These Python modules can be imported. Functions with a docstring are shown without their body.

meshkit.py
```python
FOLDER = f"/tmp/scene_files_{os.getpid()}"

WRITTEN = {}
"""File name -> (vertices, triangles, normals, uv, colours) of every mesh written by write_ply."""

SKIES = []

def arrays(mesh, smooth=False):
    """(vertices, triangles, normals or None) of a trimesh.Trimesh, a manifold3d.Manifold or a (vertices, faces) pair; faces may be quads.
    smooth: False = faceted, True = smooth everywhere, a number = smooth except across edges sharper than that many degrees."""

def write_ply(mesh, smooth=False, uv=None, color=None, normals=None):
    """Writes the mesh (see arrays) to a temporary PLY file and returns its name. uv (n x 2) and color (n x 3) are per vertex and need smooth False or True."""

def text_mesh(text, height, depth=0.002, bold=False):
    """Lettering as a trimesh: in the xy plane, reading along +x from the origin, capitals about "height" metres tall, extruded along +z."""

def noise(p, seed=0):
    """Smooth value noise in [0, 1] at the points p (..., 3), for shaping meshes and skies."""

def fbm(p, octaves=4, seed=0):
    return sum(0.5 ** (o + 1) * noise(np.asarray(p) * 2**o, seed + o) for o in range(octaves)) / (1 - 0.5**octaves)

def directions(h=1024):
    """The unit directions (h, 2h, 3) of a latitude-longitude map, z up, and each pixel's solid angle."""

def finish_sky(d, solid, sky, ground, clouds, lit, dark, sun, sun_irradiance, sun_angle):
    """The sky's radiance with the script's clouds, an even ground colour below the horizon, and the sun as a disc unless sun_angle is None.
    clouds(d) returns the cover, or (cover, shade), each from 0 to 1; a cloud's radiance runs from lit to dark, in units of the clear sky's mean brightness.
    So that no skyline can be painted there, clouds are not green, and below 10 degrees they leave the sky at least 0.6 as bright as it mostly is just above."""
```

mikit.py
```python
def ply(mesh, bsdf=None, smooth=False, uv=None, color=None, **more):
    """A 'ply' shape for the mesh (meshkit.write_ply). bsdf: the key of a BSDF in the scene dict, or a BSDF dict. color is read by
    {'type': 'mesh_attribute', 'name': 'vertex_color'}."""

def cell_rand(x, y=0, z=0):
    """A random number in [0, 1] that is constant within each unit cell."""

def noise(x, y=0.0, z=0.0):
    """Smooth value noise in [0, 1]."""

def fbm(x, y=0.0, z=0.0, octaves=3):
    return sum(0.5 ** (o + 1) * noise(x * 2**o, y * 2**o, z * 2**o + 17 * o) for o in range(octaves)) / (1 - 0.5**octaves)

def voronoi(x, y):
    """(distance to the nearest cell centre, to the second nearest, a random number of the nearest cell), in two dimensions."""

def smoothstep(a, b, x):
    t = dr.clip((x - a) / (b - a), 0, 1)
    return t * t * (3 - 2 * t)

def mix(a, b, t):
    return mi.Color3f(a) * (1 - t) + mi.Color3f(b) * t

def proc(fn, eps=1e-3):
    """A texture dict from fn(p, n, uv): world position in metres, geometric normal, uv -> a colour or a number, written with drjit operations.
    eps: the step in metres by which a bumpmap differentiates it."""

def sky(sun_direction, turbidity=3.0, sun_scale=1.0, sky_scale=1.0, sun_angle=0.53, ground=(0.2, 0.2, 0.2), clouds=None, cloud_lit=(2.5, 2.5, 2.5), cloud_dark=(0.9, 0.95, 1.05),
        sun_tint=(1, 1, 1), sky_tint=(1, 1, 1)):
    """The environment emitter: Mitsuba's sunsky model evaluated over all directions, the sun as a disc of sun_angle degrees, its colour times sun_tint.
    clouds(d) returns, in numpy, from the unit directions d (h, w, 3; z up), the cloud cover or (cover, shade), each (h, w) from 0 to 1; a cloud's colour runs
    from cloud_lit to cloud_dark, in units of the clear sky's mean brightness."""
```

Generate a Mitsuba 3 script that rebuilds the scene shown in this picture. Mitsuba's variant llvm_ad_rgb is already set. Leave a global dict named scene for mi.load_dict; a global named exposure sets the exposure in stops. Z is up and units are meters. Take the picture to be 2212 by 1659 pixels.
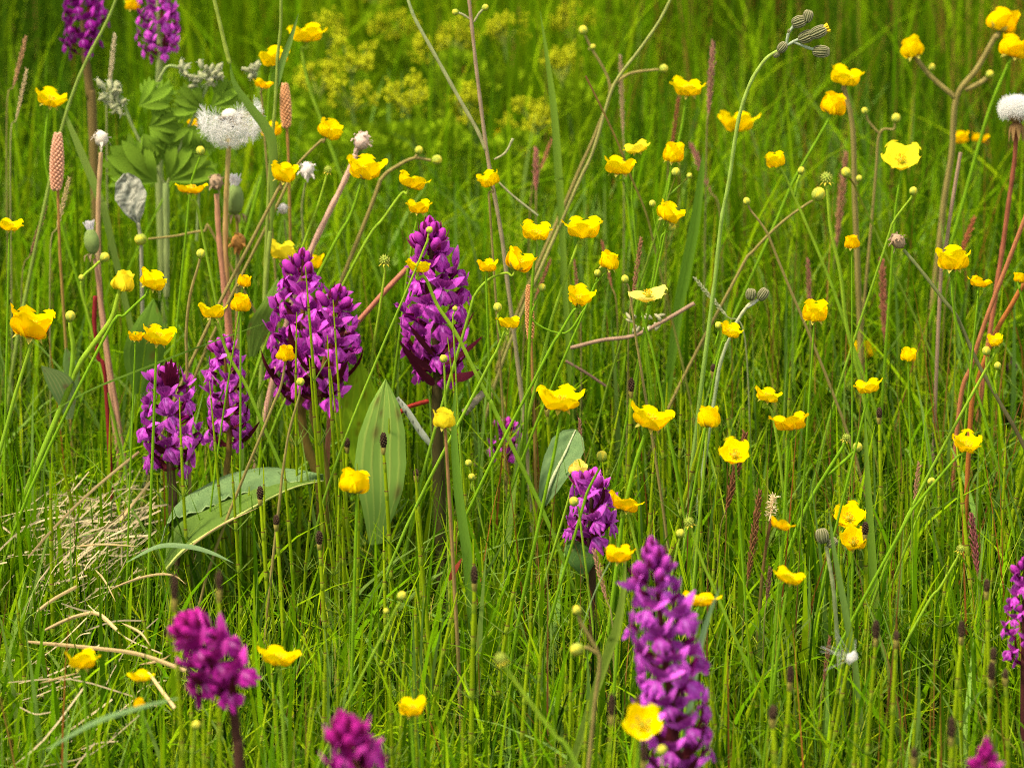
import math, random
import numpy as np
import mitsuba as mi
import drjit as dr
import mikit, meshkit

T4 = mi.ScalarTransform4f
scene, labels = {}, {}

# ------------------------------------------------------------------ camera, sky, exposure
PITCH, DIST = math.radians(17.0), 3.6
TARGET = np.array([0.0, 0.0, 0.18])
FWD = np.array([0.0, math.cos(PITCH), -math.sin(PITCH)])
CAM = TARGET - DIST * FWD
RIGHT = np.array([1.0, 0.0, 0.0])
UP = np.cross(RIGHT, FWD)
FOV = 2 * math.degrees(math.atan(0.29 / DIST))
TX = math.tan(math.radians(FOV / 2))
scene['camera'] = {'type': 'thinlens', 'fov': FOV, 'aperture_radius': 0.0078, 'focus_distance': 3.52,
                   'near_clip': 0.05, 'far_clip': 2000.0,
                   'to_world': T4().look_at(origin=CAM.tolist(), target=TARGET.tolist(), up=[0, 0, 1])}
scene['sky'] = mikit.sky([-0.45, -0.25, 0.86], turbidity=4, sun_scale=0.6, sun_angle=9, sky_scale=1.0,
                         clouds=lambda d: 1.0, cloud_lit=(1.6, 1.6, 1.55), ground=(0.08, 0.12, 0.03))
exposure = 2.98

# ------------------------------------------------------------------ helpers
W, H = 2212.0, 1659.0          # working units in which directions were measured


def ray(u, v):
    return FWD + (u / W - 0.5) * 2 * TX * RIGHT + (0.5 - v / H) * 2 * TX * (H / W) * UP


def at(u, v, Y):
    """the point of the upright plane y = Y seen in direction (u, v)"""
    d = ray(u, v)
    return CAM + d * ((Y - CAM[1]) / d[1])


def y_of(u, v, z):
    d = ray(u, v)
    return (CAM + d * ((z - CAM[2]) / d[2]))[1]


def m_px(Y, z=0.2):
    """metres per working unit at a place"""
    return 2 * TX * ((np.array([0, Y, z]) - CAM) @ FWD) / W


def project(p):
    q = p - CAM
    d = q @ FWD
    return (0.5 + (q @ RIGHT) / d / (2 * TX)) * W, (0.5 - (q @ UP) / d / (2 * TX * H / W)) * H


def ground_z(x, y):
    p = np.stack([np.asarray(x, float) * 6, np.asarray(y, float) * 6, np.zeros_like(np.asarray(x, float))], -1)
    return (meshkit.fbm(p, 3, 4) - 0.5) * 0.03


def head_z(v):
    return 0.145 + 0.165 * (1 - v / H)


def norm(a):
    a = np.asarray(a, float)
    return a / (np.linalg.norm(a) + 1e-12)


def catmull(P, n=8):
    P = np.asarray(P, float)
    if len(P) < 3:
        return np.array([P[0] + (P[-1] - P[0]) * k / n for k in range(n + 1)])
    Q = np.vstack([2 * P[0] - P[1], P, 2 * P[-1] - P[-2]])
    out = []
    for i in range(1, len(Q) - 2):
        a, b, c, d = Q[i - 1:i + 3]
        for t in np.arange(n) / n:
            out.append(0.5 * (2 * b + (c - a) * t + (2 * a - 5 * b + 4 * c - d) * t * t + (3 * b - a - 3 * c + d) * t ** 3))
    out.append(P[-1])
    return np.array(out)


def enc(C):
    """a colour per vertex, kept in uv: u = 2 * (blue ratio of the piece, in steps of 0.01) + red, v = green; one blue ratio per piece"""
    C = np.asarray(C, float)
    flat = C.reshape(len(C), -1, 3)
    rho = np.clip(np.round(100 * flat[..., 2].mean(1) / (flat[..., 0] + 0.5 * flat[..., 1]).mean(1)), 0, 400)
    return np.stack([2 * rho[:, None] + 0.05 + 0.9 * np.clip(flat[..., 0], 0, 1), flat[..., 1]], -1).reshape(-1, 2)


def colour(p, n, uv):
    k = dr.floor(uv.x / 2)
    r = dr.clip((uv.x - 2 * k - 0.05) / 0.9, 0, 1)
    return mi.Color3f(r, uv.y, dr.clip(0.01 * k * (r + 0.5 * uv.y), 0, 1))


class Mesh:
    def __init__(s):
        s.v, s.f, s.c, s.n = [], [], [], 0

    def add(s, v, f, c):
        v = np.asarray(v, float)
        c = np.broadcast_to(np.asarray(c, float), v.shape)
        s.v.append(v); s.f.append(np.asarray(f, int) + s.n); s.c.append(c); s.n += len(v)

    def tube(s, P, r, c, c2=None, sides=6, cap=True):
        P = np.asarray(P, float); n = len(P)
        r = np.broadcast_to(np.asarray(r, float), (n,))
        t = np.gradient(P, axis=0); t /= np.linalg.norm(t, axis=1, keepdims=True) + 1e-12
        ref = np.array([0.31, 0.9, 0.29]) if abs(t[:, 1]).max() < 0.9 else np.array([0.9, 0.1, 0.4])
        a = np.cross(t, ref); a /= np.linalg.norm(a, axis=1, keepdims=True) + 1e-12
        b = np.cross(t, a)
        ang = np.arange(sides) * 2 * math.pi / sides
        V = P[:, None] + r[:, None, None] * (np.cos(ang)[None, :, None] * a[:, None] + np.sin(ang)[None, :, None] * b[:, None])
        k = np.linspace(0, 1, n)[:, None, None]
        c = np.asarray(c, float); c2 = c if c2 is None else np.asarray(c2, float)
        w = 1 + (0.10 * np.sin(np.arange(n) * 1.9 + P[0, 0] * 900) + 0.06 * np.sin(np.arange(n) * 4.1 + P[0, 2] * 700))[:, None, None] * (n > 6)
        C = np.broadcast_to((c * (1 - k) + c2 * k) * w, V.shape)
        i, j = np.meshgrid(np.arange(n - 1), np.arange(sides), indexing='ij'); i, j = i.ravel(), j.ravel(); j2 = (j + 1) % sides
        F = np.vstack([np.stack([i * sides + j, (i + 1) * sides + j2, i * sides + j2], 1), np.stack([i * sides + j, (i + 1) * sides + j, (i + 1) * sides + j2], 1)])
        s.add(V.reshape(-1, 3), F, C.reshape(-1, 3))
        if cap:
            q = np.arange(1, sides - 1)
            s.f.append(np.stack([q * 0, q, q + 1], 1) + s.n - n * sides)
            s.f.append(np.stack([q * 0, q + 1, q], 1) + s.n - sides)

    def grid(s, V, C):
        """V (m, n, 3) sheet"""
        m, n = V.shape[:2]
        i, j = np.meshgrid(np.arange(m - 1), np.arange(n - 1), indexing='ij'); i, j = i.ravel(), j.ravel()
        q = i * n + j
        F = np.vstack([np.stack([q, q + 1, q + n + 1], 1), np.stack([q, q + n + 1, q + n], 1)])
        s.add(V.reshape(-1, 3), F, np.broadcast_to(C, V.shape).reshape(-1, 3))

    def blob(s, c, axis, length, rad, col, col2=None, rings=5, sides=7, p=1.0, seed=None, rough=0.0):
        """egg between c - axis*length/2 and c + axis*length/2"""
        axis = norm(axis)
        th = np.linspace(0.02, math.pi - 0.02, rings + 2)
        P = np.array([np.asarray(c, float) - axis * math.cos(x) * length / 2 for x in th])
        r = rad * np.sin(th) ** p
        n0 = s.n
        s.tube(P, r, col, col2, sides)
        if rough:
            g = np.random.default_rng(seed or 0)
            v = s.v[-1]
            s.v[-1] = v + g.normal(0, rough, v.shape)

    def lance(s, P, w, side, col, col2=None, bow=0.0, n=7, peak=0.4, across=3, fold=0.0, blunt=False):
        """pointed leaf along the points P, half width w, spread along 'side'"""
        P = catmull(P, n); k = len(P)
        t = np.linspace(0, 1, k)
        prof = np.sin(math.pi * np.clip(t, 0.0, 1) ** (math.log(0.5) / math.log(peak))) ** 0.8
        prof = np.maximum(prof, 0.04) if not blunt else np.interp(t, [0, .1, .9, 1], [.55, .9, 1, .85])
        tan = np.gradient(P, axis=0); tan /= np.linalg.norm(tan, axis=1, keepdims=True) + 1e-12
        sd = np.asarray(side, float)[None] - tan * (tan @ np.asarray(side, float))[:, None]
        sd /= np.linalg.norm(sd, axis=1, keepdims=True) + 1e-12
        nr = np.cross(sd, tan)
        x = np.linspace(-1, 1, across)
        V = P[:, None] + (x[None, :] * (w * prof)[:, None])[..., None] * sd[:, None] + ((np.abs(x) * fold - x * x * bow)[None, :] * (w * prof)[:, None])[..., None] * nr[:, None]
        c = np.asarray(col, float); c2 = c if col2 is None else np.asarray(col2, float)
        C = c * (1 - t[:, None, None]) + c2 * t[:, None, None]
        s.grid(V, C)

    def done(s, bsdf, smooth=True, **more):
        uv = np.vstack([enc(c[None]) for c in s.c])
        return mikit.ply((np.vstack(s.v), np.vstack(s.f)), bsdf, smooth=smooth, uv=uv, **more)


used = {}


def numbered(name):
    k = used.get(name, 0); used[name] = k + 1
    return name if k == 0 else f'{name}_{k:03d}'


def thing(name, label, cat, group=None):
    key = numbered(name)
    labels[key] = {'label': label, 'category': cat}
    if group:
        labels[key]['group'] = group
    return key


def part(parent, name, mesh, bsdf='solid', label=None, kind=None, smooth=True):
    key = numbered(parent + '__' + name)
    scene[key] = mesh.done(bsdf, smooth) if isinstance(mesh, Mesh) else mesh
    if label or kind:
        labels[key] = {k: v for k, v in (('label', label), ('kind', kind)) if v}
    return key


keep = []          # (u0, v0, u1, v1, Y): what the grass in front is thinned for


def see(u0, v0, u1, v1, Y):
    keep.append((u0, v0, u1, v1, Y))


# ------------------------------------------------------------------ materials
VC = mikit.proc(colour)
scene['solid'] = {'type': 'twosided', 'bsdf': {'type': 'principled', 'base_color': VC, 'roughness': 0.6, 'specular': 0.05}}
scene['thin'] = {'type': 'principledthin', 'base_color': VC, 'roughness': 0.6, 'diff_trans': 0.6, 'eta': 1.1}
scene['petal'] = {'type': 'principledthin', 'base_color': VC, 'roughness': 0.35, 'diff_trans': 0.65, 'eta': 1.25}
scene['orchid_petal'] = {'type': 'principledthin', 'base_color': VC, 'roughness': 0.5, 'diff_trans': 0.5, 'eta': 1.2}
scene['fluff'] = {'type': 'principledthin', 'base_color': VC, 'roughness': 0.6, 'diff_trans': 1.0, 'eta': 1.3}


def soil(p, n, uv):
    a = mikit.fbm(p.x * 40, p.y * 40, 0.0, 4)
    far = mikit.smoothstep(2.5, 6.0, dr.sqrt(p.x * p.x + p.y * p.y))
    near = mikit.mix([0.035, 0.028, 0.012], [0.06, 0.065, 0.018], a)
    return mikit.mix(near, mikit.mix([0.05, 0.085, 0.012], [0.1, 0.15, 0.02], mikit.fbm(p.x * 3, p.y * 9, 0.0, 4)), far)


scene['soil'] = {'type': 'twosided', 'bsdf': {'type': 'diffuse', 'reflectance': mikit.proc(soil)}}


def leafy(p, n, uv):
    a = mikit.fbm(p.x * 300, p.y * 300, p.z * 300, 3)
    return mikit.mix([0.11, 0.20, 0.075], [0.17, 0.27, 0.10], a)


scene['glaucous'] = {'type': 'principledthin', 'base_color': mikit.proc(leafy), 'roughness': 0.55, 'diff_trans': 0.35, 'eta': 1.2}

# ------------------------------------------------------------------ ground
g = Mesh()
near = np.concatenate([np.linspace(-3, 3, 61)])
gx = np.concatenate([[-900, -200, -50, -12, -5], near, [5, 12, 50, 200, 900]])
gy = np.concatenate([[-900, -200, -50, -12, -5], np.linspace(-3, 5, 81), [8, 15, 50, 200, 900]])
X, Y_ = np.meshgrid(gx, gy, indexing='ij')
Z = ground_z(X, Y_) * (np.abs(X) < 4) * (np.abs(Y_) < 6)
g.grid(np.stack([X, Y_, Z], -1)[:, ::-1], [0.05, 0.05, 0.02])
scene['ground'] = mikit.ply((np.vstack(g.v), np.vstack(g.f)), 'soil', smooth=True)
labels['ground'] = {'label': 'dark mossy soil under the meadow', 'kind': 'structure'}

# ------------------------------------------------------------------ buttercups
YEL = {'y': (0.92, 0.69, 0.006), 'o': (0.92, 0.61, 0.003), 'l': (0.90, 0.76, 0.02), 'p': (0.88, 0.74, 0.14)}
STEM = {'g': (0.15, 0.30, 0.010), 'y': (0.27, 0.40, 0.03), 'b': (0.24, 0.20, 0.06), 'r': (0.30, 0.13, 0.07), 'd': (0.09, 0.06, 0.02)}


def frame(axis):
    axis = norm(axis)
    a = norm(np.cross(axis, [0.2, 0.5, 0.84]))
    return np.stack([a, np.cross(axis, a), axis], 1)


def axis_of(phi, psi):
    """direction: phi degrees clockwise from up as seen, psi degrees towards the viewer"""
    p, q = math.radians(phi), math.radians(psi)
    return norm(math.cos(q) * (math.sin(p) * RIGHT + math.cos(p) * UP) - math.sin(q) * FWD)


def profile(end, n=10):
    """petal mid-line, unit length: (radius, height)"""
    s = 1 - (1 - np.linspace(0, 1, n)) ** 1.35
    end = end * 0.86 - 3
    k = np.clip(s * 1.9, 0, 1); k = k * k * (3 - 2 * k)
    out = np.clip((s - .72) / .28, 0, 1) ** 2 * (8 + 0.25 * max(end, 0))
    ang = np.radians(86 * (1 - k) + end * k + out)
    ds = np.diff(s)
    r = np.concatenate([[0], np.cumsum(ds * np.sin((ang[1:] + ang[:-1]) / 2))]) + 0.06
    h = np.concatenate([[0], np.cumsum(ds * np.cos((ang[1:] + ang[:-1]) / 2))])
    return s, r, h


def petal(L, end, az, g, col, wide=0.55):
    s, r, h = profile(end)
    t = np.linspace(-1, 1, 9)
    f = np.sin(math.pi * (0.05 + 0.95 * s) ** 0.86) ** 0.62
    f[-1] = 0.60
    f = np.maximum(f, 0.12) * wide
    S_, T_ = np.meshgrid(s, t, indexing='ij')
    w = T_ * f[:, None]
    # rounded, slightly notched tip
    pull = (np.abs(T_) ** 2.4) * 0.13 * (S_ ** 4) - 0.03 * np.exp(-(T_ / 0.22) ** 2) * S_ ** 8 * g.uniform(-0.2, 1.3)
    R_ = r[:, None] + 0 * T_; Hh = h[:, None] - pull
    reff = max(0.5, r.max() * 0.85)
    R_ = R_ - w * w / (2 * reff) * 0.95
    ph = g.uniform(0, 6, 4)
    rip = 0.4 * 0.022 * np.sin(T_ * 3.1 + ph[0] + S_ * 2) * S_ ** 2 + 0.007 * np.sin(T_ * 7 + ph[1]) * S_ ** 4 + 0.008 * np.sin(T_ * 13 + ph[2]) * S_ ** 6
    R_ = R_ + rip; Hh = Hh + 0.8 * rip
    ca, sa = math.cos(az), math.sin(az)
    V = np.stack([R_ * ca - w * sa, R_ * sa + w * ca, Hh], -1) * L
    tone = 1 - 0.10 * np.exp(-((S_) / 0.25) ** 2) + 0.03 * np.sin(T_ * 9 + ph[3])
    C = np.asarray(col)[None, None] * tone[..., None]
    return V, C


def rng_of(*k):
    return np.random.default_rng(abs(hash(tuple(int(x * 10) for x in k))) % (2 ** 31))


def proto_stamens(seed):
    g = np.random.default_rng(seed); m = Mesh()
    m.blob([0, 0, 0.14], [0, 0, 1], 0.26, 0.13, (0.30, 0.34, 0.03), rings=4, sides=8)
    for k in range(26):
        a = k * 2.4 + g.uniform(-.2, .2); e = g.uniform(0.28, 0.75)
        d = np.array([math.cos(a) * math.sin(e), math.sin(a) * math.sin(e), math.cos(e)])
        tip = d * g.uniform(0.34, 0.46)
        m.tube([d * 0.08, tip], 0.012, (0.6, 0.5, 0.03), sides=3)
        m.blob(tip, d, 0.11, 0.03, (0.8, 0.5, 0.01), rings=2, sides=4)
    return m.done('solid')


def proto_calyx(seed, spread):
    g = np.random.default_rng(seed); m = Mesh()
    m.blob([0, 0, 0.0], [0, 0, 1], 0.14, 0.1, (0.25, 0.3, 0.05), rings=3, sides=7)
    for k in range(5):
        a = k * 2 * math.pi / 5 + 0.3 + g.uniform(-.15, .15)
        o = np.array([math.cos(a), math.sin(a), 0.0]); z = np.array([0, 0, 1.0])
        P = [o * 0.05 - z * 0.02, o * 0.28 + z * (0.0 if spread else 0.02), o * (0.46 if spread else 0.5) + z * (-0.12 if spread else 0.22)]
        m.lance(P, 0.11, np.cross(o, z), (0.33, 0.36, 0.06), (0.5, 0.45, 0.06), bow=-0.4, n=3)
    return m.done('thin')


STAMENS = [proto_stamens(k) for k in range(2)]
CALYX = [proto_calyx(k, k > 0) for k in range(2)]


def placed(d, p, F, s):
    M = np.eye(4); M[:3, :3] = F * s; M[:3, 3] = p
    return {**d, 'to_world': T4(M.tolist())}


def flower(key, c, axis, wid, end, tone, seed, n=5, drop=(), holes=False):
    """open flower; c: middle of the cup, wid: width across"""
    g = np.random.default_rng(seed)
    s, r, h = profile(end)
    L = wid / 2 / (r.max() + 0.02)
    F = frame(axis)
    base = np.asarray(c) - F[:, 2] * L * h.max() * 0.5
    k = part(key, 'flower', placed(CALYX[seed % 2], base, F, L), 'thin')
    spin = g.uniform(0, 6.28)
    eaten = ()
    if holes:
        eaten = sorted(range(n), key=lambda j: -((F @ [math.cos(spin + j * 1.2566), math.sin(spin + j * 1.2566), 0]) @ UP))[:2]
    for j in range(n):
        if j in drop:
            continue
        V, C = petal(L * g.uniform(0.9, 1.08), end + g.normal(0, 7), spin + j * 2 * math.pi / 5 + g.normal(0, 0.08), g, YEL[tone])
        m = Mesh(); m.grid(V @ F.T + base + F[:, 2] * L * 0.004 * j, C)
        if j in eaten:
            m.f = [np.array([t for t in m.f[0] if not ((t // 9 >= 5) & (t // 9 <= 7) & (t % 9 >= 3) & (t % 9 <= 5)).all()])]
        part(k, 'petal', m, 'petal')
    part(k, 'stamens', placed(STAMENS[seed % 2], base, F, L), 'solid', kind='stuff')
    return base


def proto_bud(kind, seed):
    g = np.random.default_rng(seed); m = Mesh()
    if kind == 'B':          # closed green bud with sepals
        m.blob([0, 0, 0], [0, 0, 1], 1.05, 0.5, (0.38, 0.42, 0.04), (0.66, 0.54, 0.03), rings=7, sides=10)
        for k in range(5):
            a = k * 2 * math.pi / 5
            th = np.linspace(0.35, 2.5, 6)
            o = np.array([math.cos(a), math.sin(a), 0]); z = np.array([0, 0, 1.0])
            P = [o * 0.525 * math.sin(x) - z * 0.55 * math.cos(x) for x in th]
            m.lance(P, 0.24, np.cross(z, o), (0.22, 0.31, 0.03), (0.38, 0.42, 0.07), bow=0.35, n=2)
    elif kind == 'S':        # spiky seed head
        m.blob([0, 0, 0], [0, 0, 1], 0.8, 0.36, (0.24, 0.32, 0.04), rings=5, sides=9)
        for k in range(44):
            y = 1 - 2 * (k + 0.5) / 44; a = k * 2.4; q = math.sqrt(1 - y * y)
            d = np.array([q * math.cos(a), q * math.sin(a), y])
            m.blob(d * 0.38, d, 0.24, 0.075, (0.25, 0.34, 0.04), (0.40, 0.44, 0.07), rings=2, sides=4)
            m.tube([d * 0.47, d * 0.53 + np.array([0, 0, 0.05])], [0.025, 0.008], (0.42, 0.44, 0.08), sides=3)
        for k in range(7):
            a = k * 0.9; o = np.array([math.cos(a), math.sin(a), 0]); z = np.array([0, 0, 1.0])
            m.lance([-z * 0.34, o * 0.4 - z * 0.36, o * 0.62 - z * 0.55], 0.07, np.cross(z, o), (0.55, 0.5, 0.05), (0.6, 0.42, 0.03), n=2)
    return m.done('solid')


BUDS = {'B': [proto_bud('B', 1)], 'S': [proto_bud('S', 2)]}


def buttercup(label, heads, stem='g', Y=None, sw=7, group=None, ground=True, cat='buttercup'):
    """heads: (kind, u, v, width, end angle, phi, psi, tone, [stem points]); the first head's stem goes to the ground"""
    key = thing('buttercup', label, cat, group)
    for i, hd in enumerate(heads):
        kind, u, v, w, end, phi, psi, tone, pts = hd[:9]
        drop = hd[9] if len(hd) > 9 else ()
        if Y is None:
            Y = y_of(u, v, head_z(v))
        k = m_px(Y)
        seed = int(u * 7 + v * 13)
        q = np.random.default_rng(seed)
        c = at(u, v, Y); ax = axis_of(phi + q.normal(0, 7), psi + q.uniform(-4, 12))
        if kind != 'F':
            ax = norm(ax * .35 + norm(c - at(*pts[0], Y)))
        if kind == 'F':
            base = flower(key, c, ax, w * k, end, tone, seed, drop=drop, holes='holes' in label)
            hold = None
        elif kind == 'G':
            base = flower(key, c, ax, w * k, end, tone, seed)
        else:
            d = BUDS[kind][0]
            bk = part(key, 'bud' if kind == 'B' else 'seed_head', placed(d, c, frame(ax), w * k * .80), 'solid')
            base = c - ax * w * k * 0.5
        see(u - w / 2, v - w * .4, u + w / 2, v + w * .4, Y)
        P = ([base, base - ax * 0.004] if kind == 'F' else [base]) + [at(a, b, Y) for a, b in pts]
        if i == 0 and ground:
            last, prev = P[-1], P[-2]
            lean = np.clip((last - prev)[0] / max(abs((last - prev)[2]), 1e-3), -0.5, 0.5)
            gp = np.array([last[0] + lean * last[2] * 0.75, Y, ground_z(last[0], Y) - 0.01])
            P.append((last + gp) / 2 + np.array([lean * last[2] * .12, 0, 0])); P.append(gp)
        P = catmull(P, 5)
        m = Mesh()
        rr = sw * k / 2
        m.tube(P, np.linspace(rr * 0.8, rr * (1.25 if i == 0 else 1.0), len(P)), STEM[stem], STEM['b'] if stem in 'rb' else STEM['g'], sides=6)
        part(key, 'stem' if i == 0 else 'branch', m, 'solid')
    return key


F_ = 'F'
buttercup('large wide-open yellow buttercup near the top left, its pale stem curving down to the right', [(F_, 662, 72, 92, 42, 4, 8, 'y', [(652, 110), (668, 190), (694, 262), (736, 380)])], 'y', sw=8)
buttercup('yellow buttercup behind an upright grass leaf, just below the large top left buttercup', [(F_, 592, 124, 68, 30, -4, 6, 'y', [(585, 160), (578, 260)])])
buttercup('small shallow orange-yellow buttercup above the rusty plantain spike at top left', [(F_, 568, 181, 48, 45, 5, 12, 'o', [(565, 210), (572, 300)])], 'b', sw=5)
buttercup('single cup-shaped buttercup on a straight green stem near the upper left edge', [(F_, 110, 213, 72, 38, 0, 6, 'y', [(104, 240), (97, 330), (108, 400), (124, 455)])], 'g')
buttercup('tilted buttercup opening right on a stem slanting left, below the large top left one', [(F_, 713, 281, 56, 22, 24, 8, 'y', [(693, 305), (640, 360), (610, 420)])], 'b', sw=6)
buttercup('orange buttercup partly hidden behind the right side of the dandelion clock', [(F_, 584, 281, 56, 35, 0, 10, 'o', [(580, 330)])], Y=0.34)
buttercup('sliver of an orange buttercup peeping out left of the dandelion clock', [(F_, 421, 268, 30, 15, -8, 5, 'o', [(420, 300)])], Y=0.36, sw=4)
buttercup('cup-shaped buttercup beside the small white flower head, right of a tall green grass leaf', [(F_, 614, 373, 64, 28, 14, 5, 'y', [(606, 410), (585, 440)])], 'b')
buttercup('flat orange-yellow buttercup seen from the side, left of the two dandelion stalks', [(F_, 413, 408, 78, 62, 3, -6, 'o', [(424, 440), (440, 520)])], 'y', sw=6)
buttercup('big ragged buttercup right under the pinkish spent dandelion head', [(F_, 788, 364, 92, 36, 12, 12, 'y', [(779, 400), (755, 470), (705, 560)])], 'g')
buttercup('buttercup tipped to the right with a tall left petal, right of the ragged big one', [(F_, 889, 391, 74, 40, 32, 6, 'y', [(868, 418), (830, 470), (770, 560)])], 'y', sw=6)
buttercup('small frilled buttercup just above the tip of the tall middle orchid', [(F_, 904, 447, 56, 36, 4, 8, 'y', [(900, 480), (885, 560), (872, 660)])], 'g')
buttercup('buttercup behind the brown branched stem, a tall petal on its right', [(F_, 1056, 388, 50, 26, -18, 5, 'y', [(1056, 420), (1060, 480)])], 'b', sw=5)
buttercup('shallow wide buttercup with dark specks on its side, left neighbour of a taller cup', [(F_, 1157, 503, 76, 48, 2, 10, 'y', [(1156, 530), (1150, 610), (1146, 690)])], 'g')
buttercup('tall cup-shaped buttercup on a long pale stem slanting down to the left, near the centre', [(F_, 1259, 493, 82, 34, 8, 12, 'y', [(1250, 525), (1222, 600), (1195, 680), (1180, 740)])], 'y')
buttercup('buttercup seen from the side with two big petals, on a stem bowing to the left', [(F_, 1122, 562, 68, 20, 28, 4, 'o', [(1092, 590), (1055, 605), (1025, 640), (1010, 690)], (2,))], 'y', sw=6)
buttercup('small orange-yellow buttercup right of the tall middle orchid', [(F_, 1053, 575, 48, 34, 0, 4, 'o', [(1050, 600), (1052, 660)])], sw=5)
buttercup('rounded half-closed buttercup with two green buds on its stem, right of the centre', [('G', 1317, 562, 37, 4, 6, 4, 'y', [(1308, 590), (1288, 612), (1265, 665)]), ('B', 1291, 590, 19, 0, 0, 0, 'y', [(1288, 608)]), ('B', 1171, 621, 21, 0, 5, 0, 'y', [(1150, 690), (1220, 720), (1265, 665)])], 'g', sw=5)
buttercup('bright yellow cup-shaped buttercup below the half-closed one, petals bluntly notched', [(F_, 1253, 641, 60, 30, 4, 14, 'y', [(1240, 670), (1210, 720), (1170, 790)])], 'g', sw=6)
buttercup('shallow buttercup beside the lower plantain spike, with a green bud above it', [(F_, 1100, 697, 56, 44, 2, 4, 'y', [(1090, 715), (1072, 760), (1040, 820)]), ('B', 1075, 664, 24, 0, -5, 0, 'y', [(1076, 700), (1082, 730)])], 'y', sw=6)
buttercup('pale lemon buttercup with a green middle and missing petals', [(F_, 1400, 637, 84, 72, 6, 22, 'p', [(1385, 665), (1410, 760), (1430, 860)], (2,))], 'g', sw=6)
buttercup('buttercup split by a dark grass stem, two buds beneath it, in the upper right centre', [(F_, 1447, 460, 66, 30, 10, 10, 'y', [(1440, 490), (1425, 560)]), ('B', 1409, 440, 18, 0, 0, 0, 'y', [(1415, 480), (1425, 530)]), ('B', 1452, 492, 20, 0, 30, 0, 'y', [(1430, 510), (1425, 540)])], 'g', sw=5)
buttercup('egg-shaped closed buttercup right of a pair of open ones', [('G', 1455, 330, 36, 2, 4, 4, 'y', [(1452, 360), (1440, 430)])], 'g', sw=5)
buttercup('shallow bright buttercup touching another just below it on the left', [(F_, 1375, 320, 66, 56, 0, 14, 'l', [(1372, 350), (1365, 420), (1372, 500)])], 'g', sw=5)
buttercup('buttercup with a drooping left petal, just under the shallow bright one', [(F_, 1338, 357, 78, 34, -6, 10, 'y', [(1350, 395), (1360, 470)])], 'g', sw=5)
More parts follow.
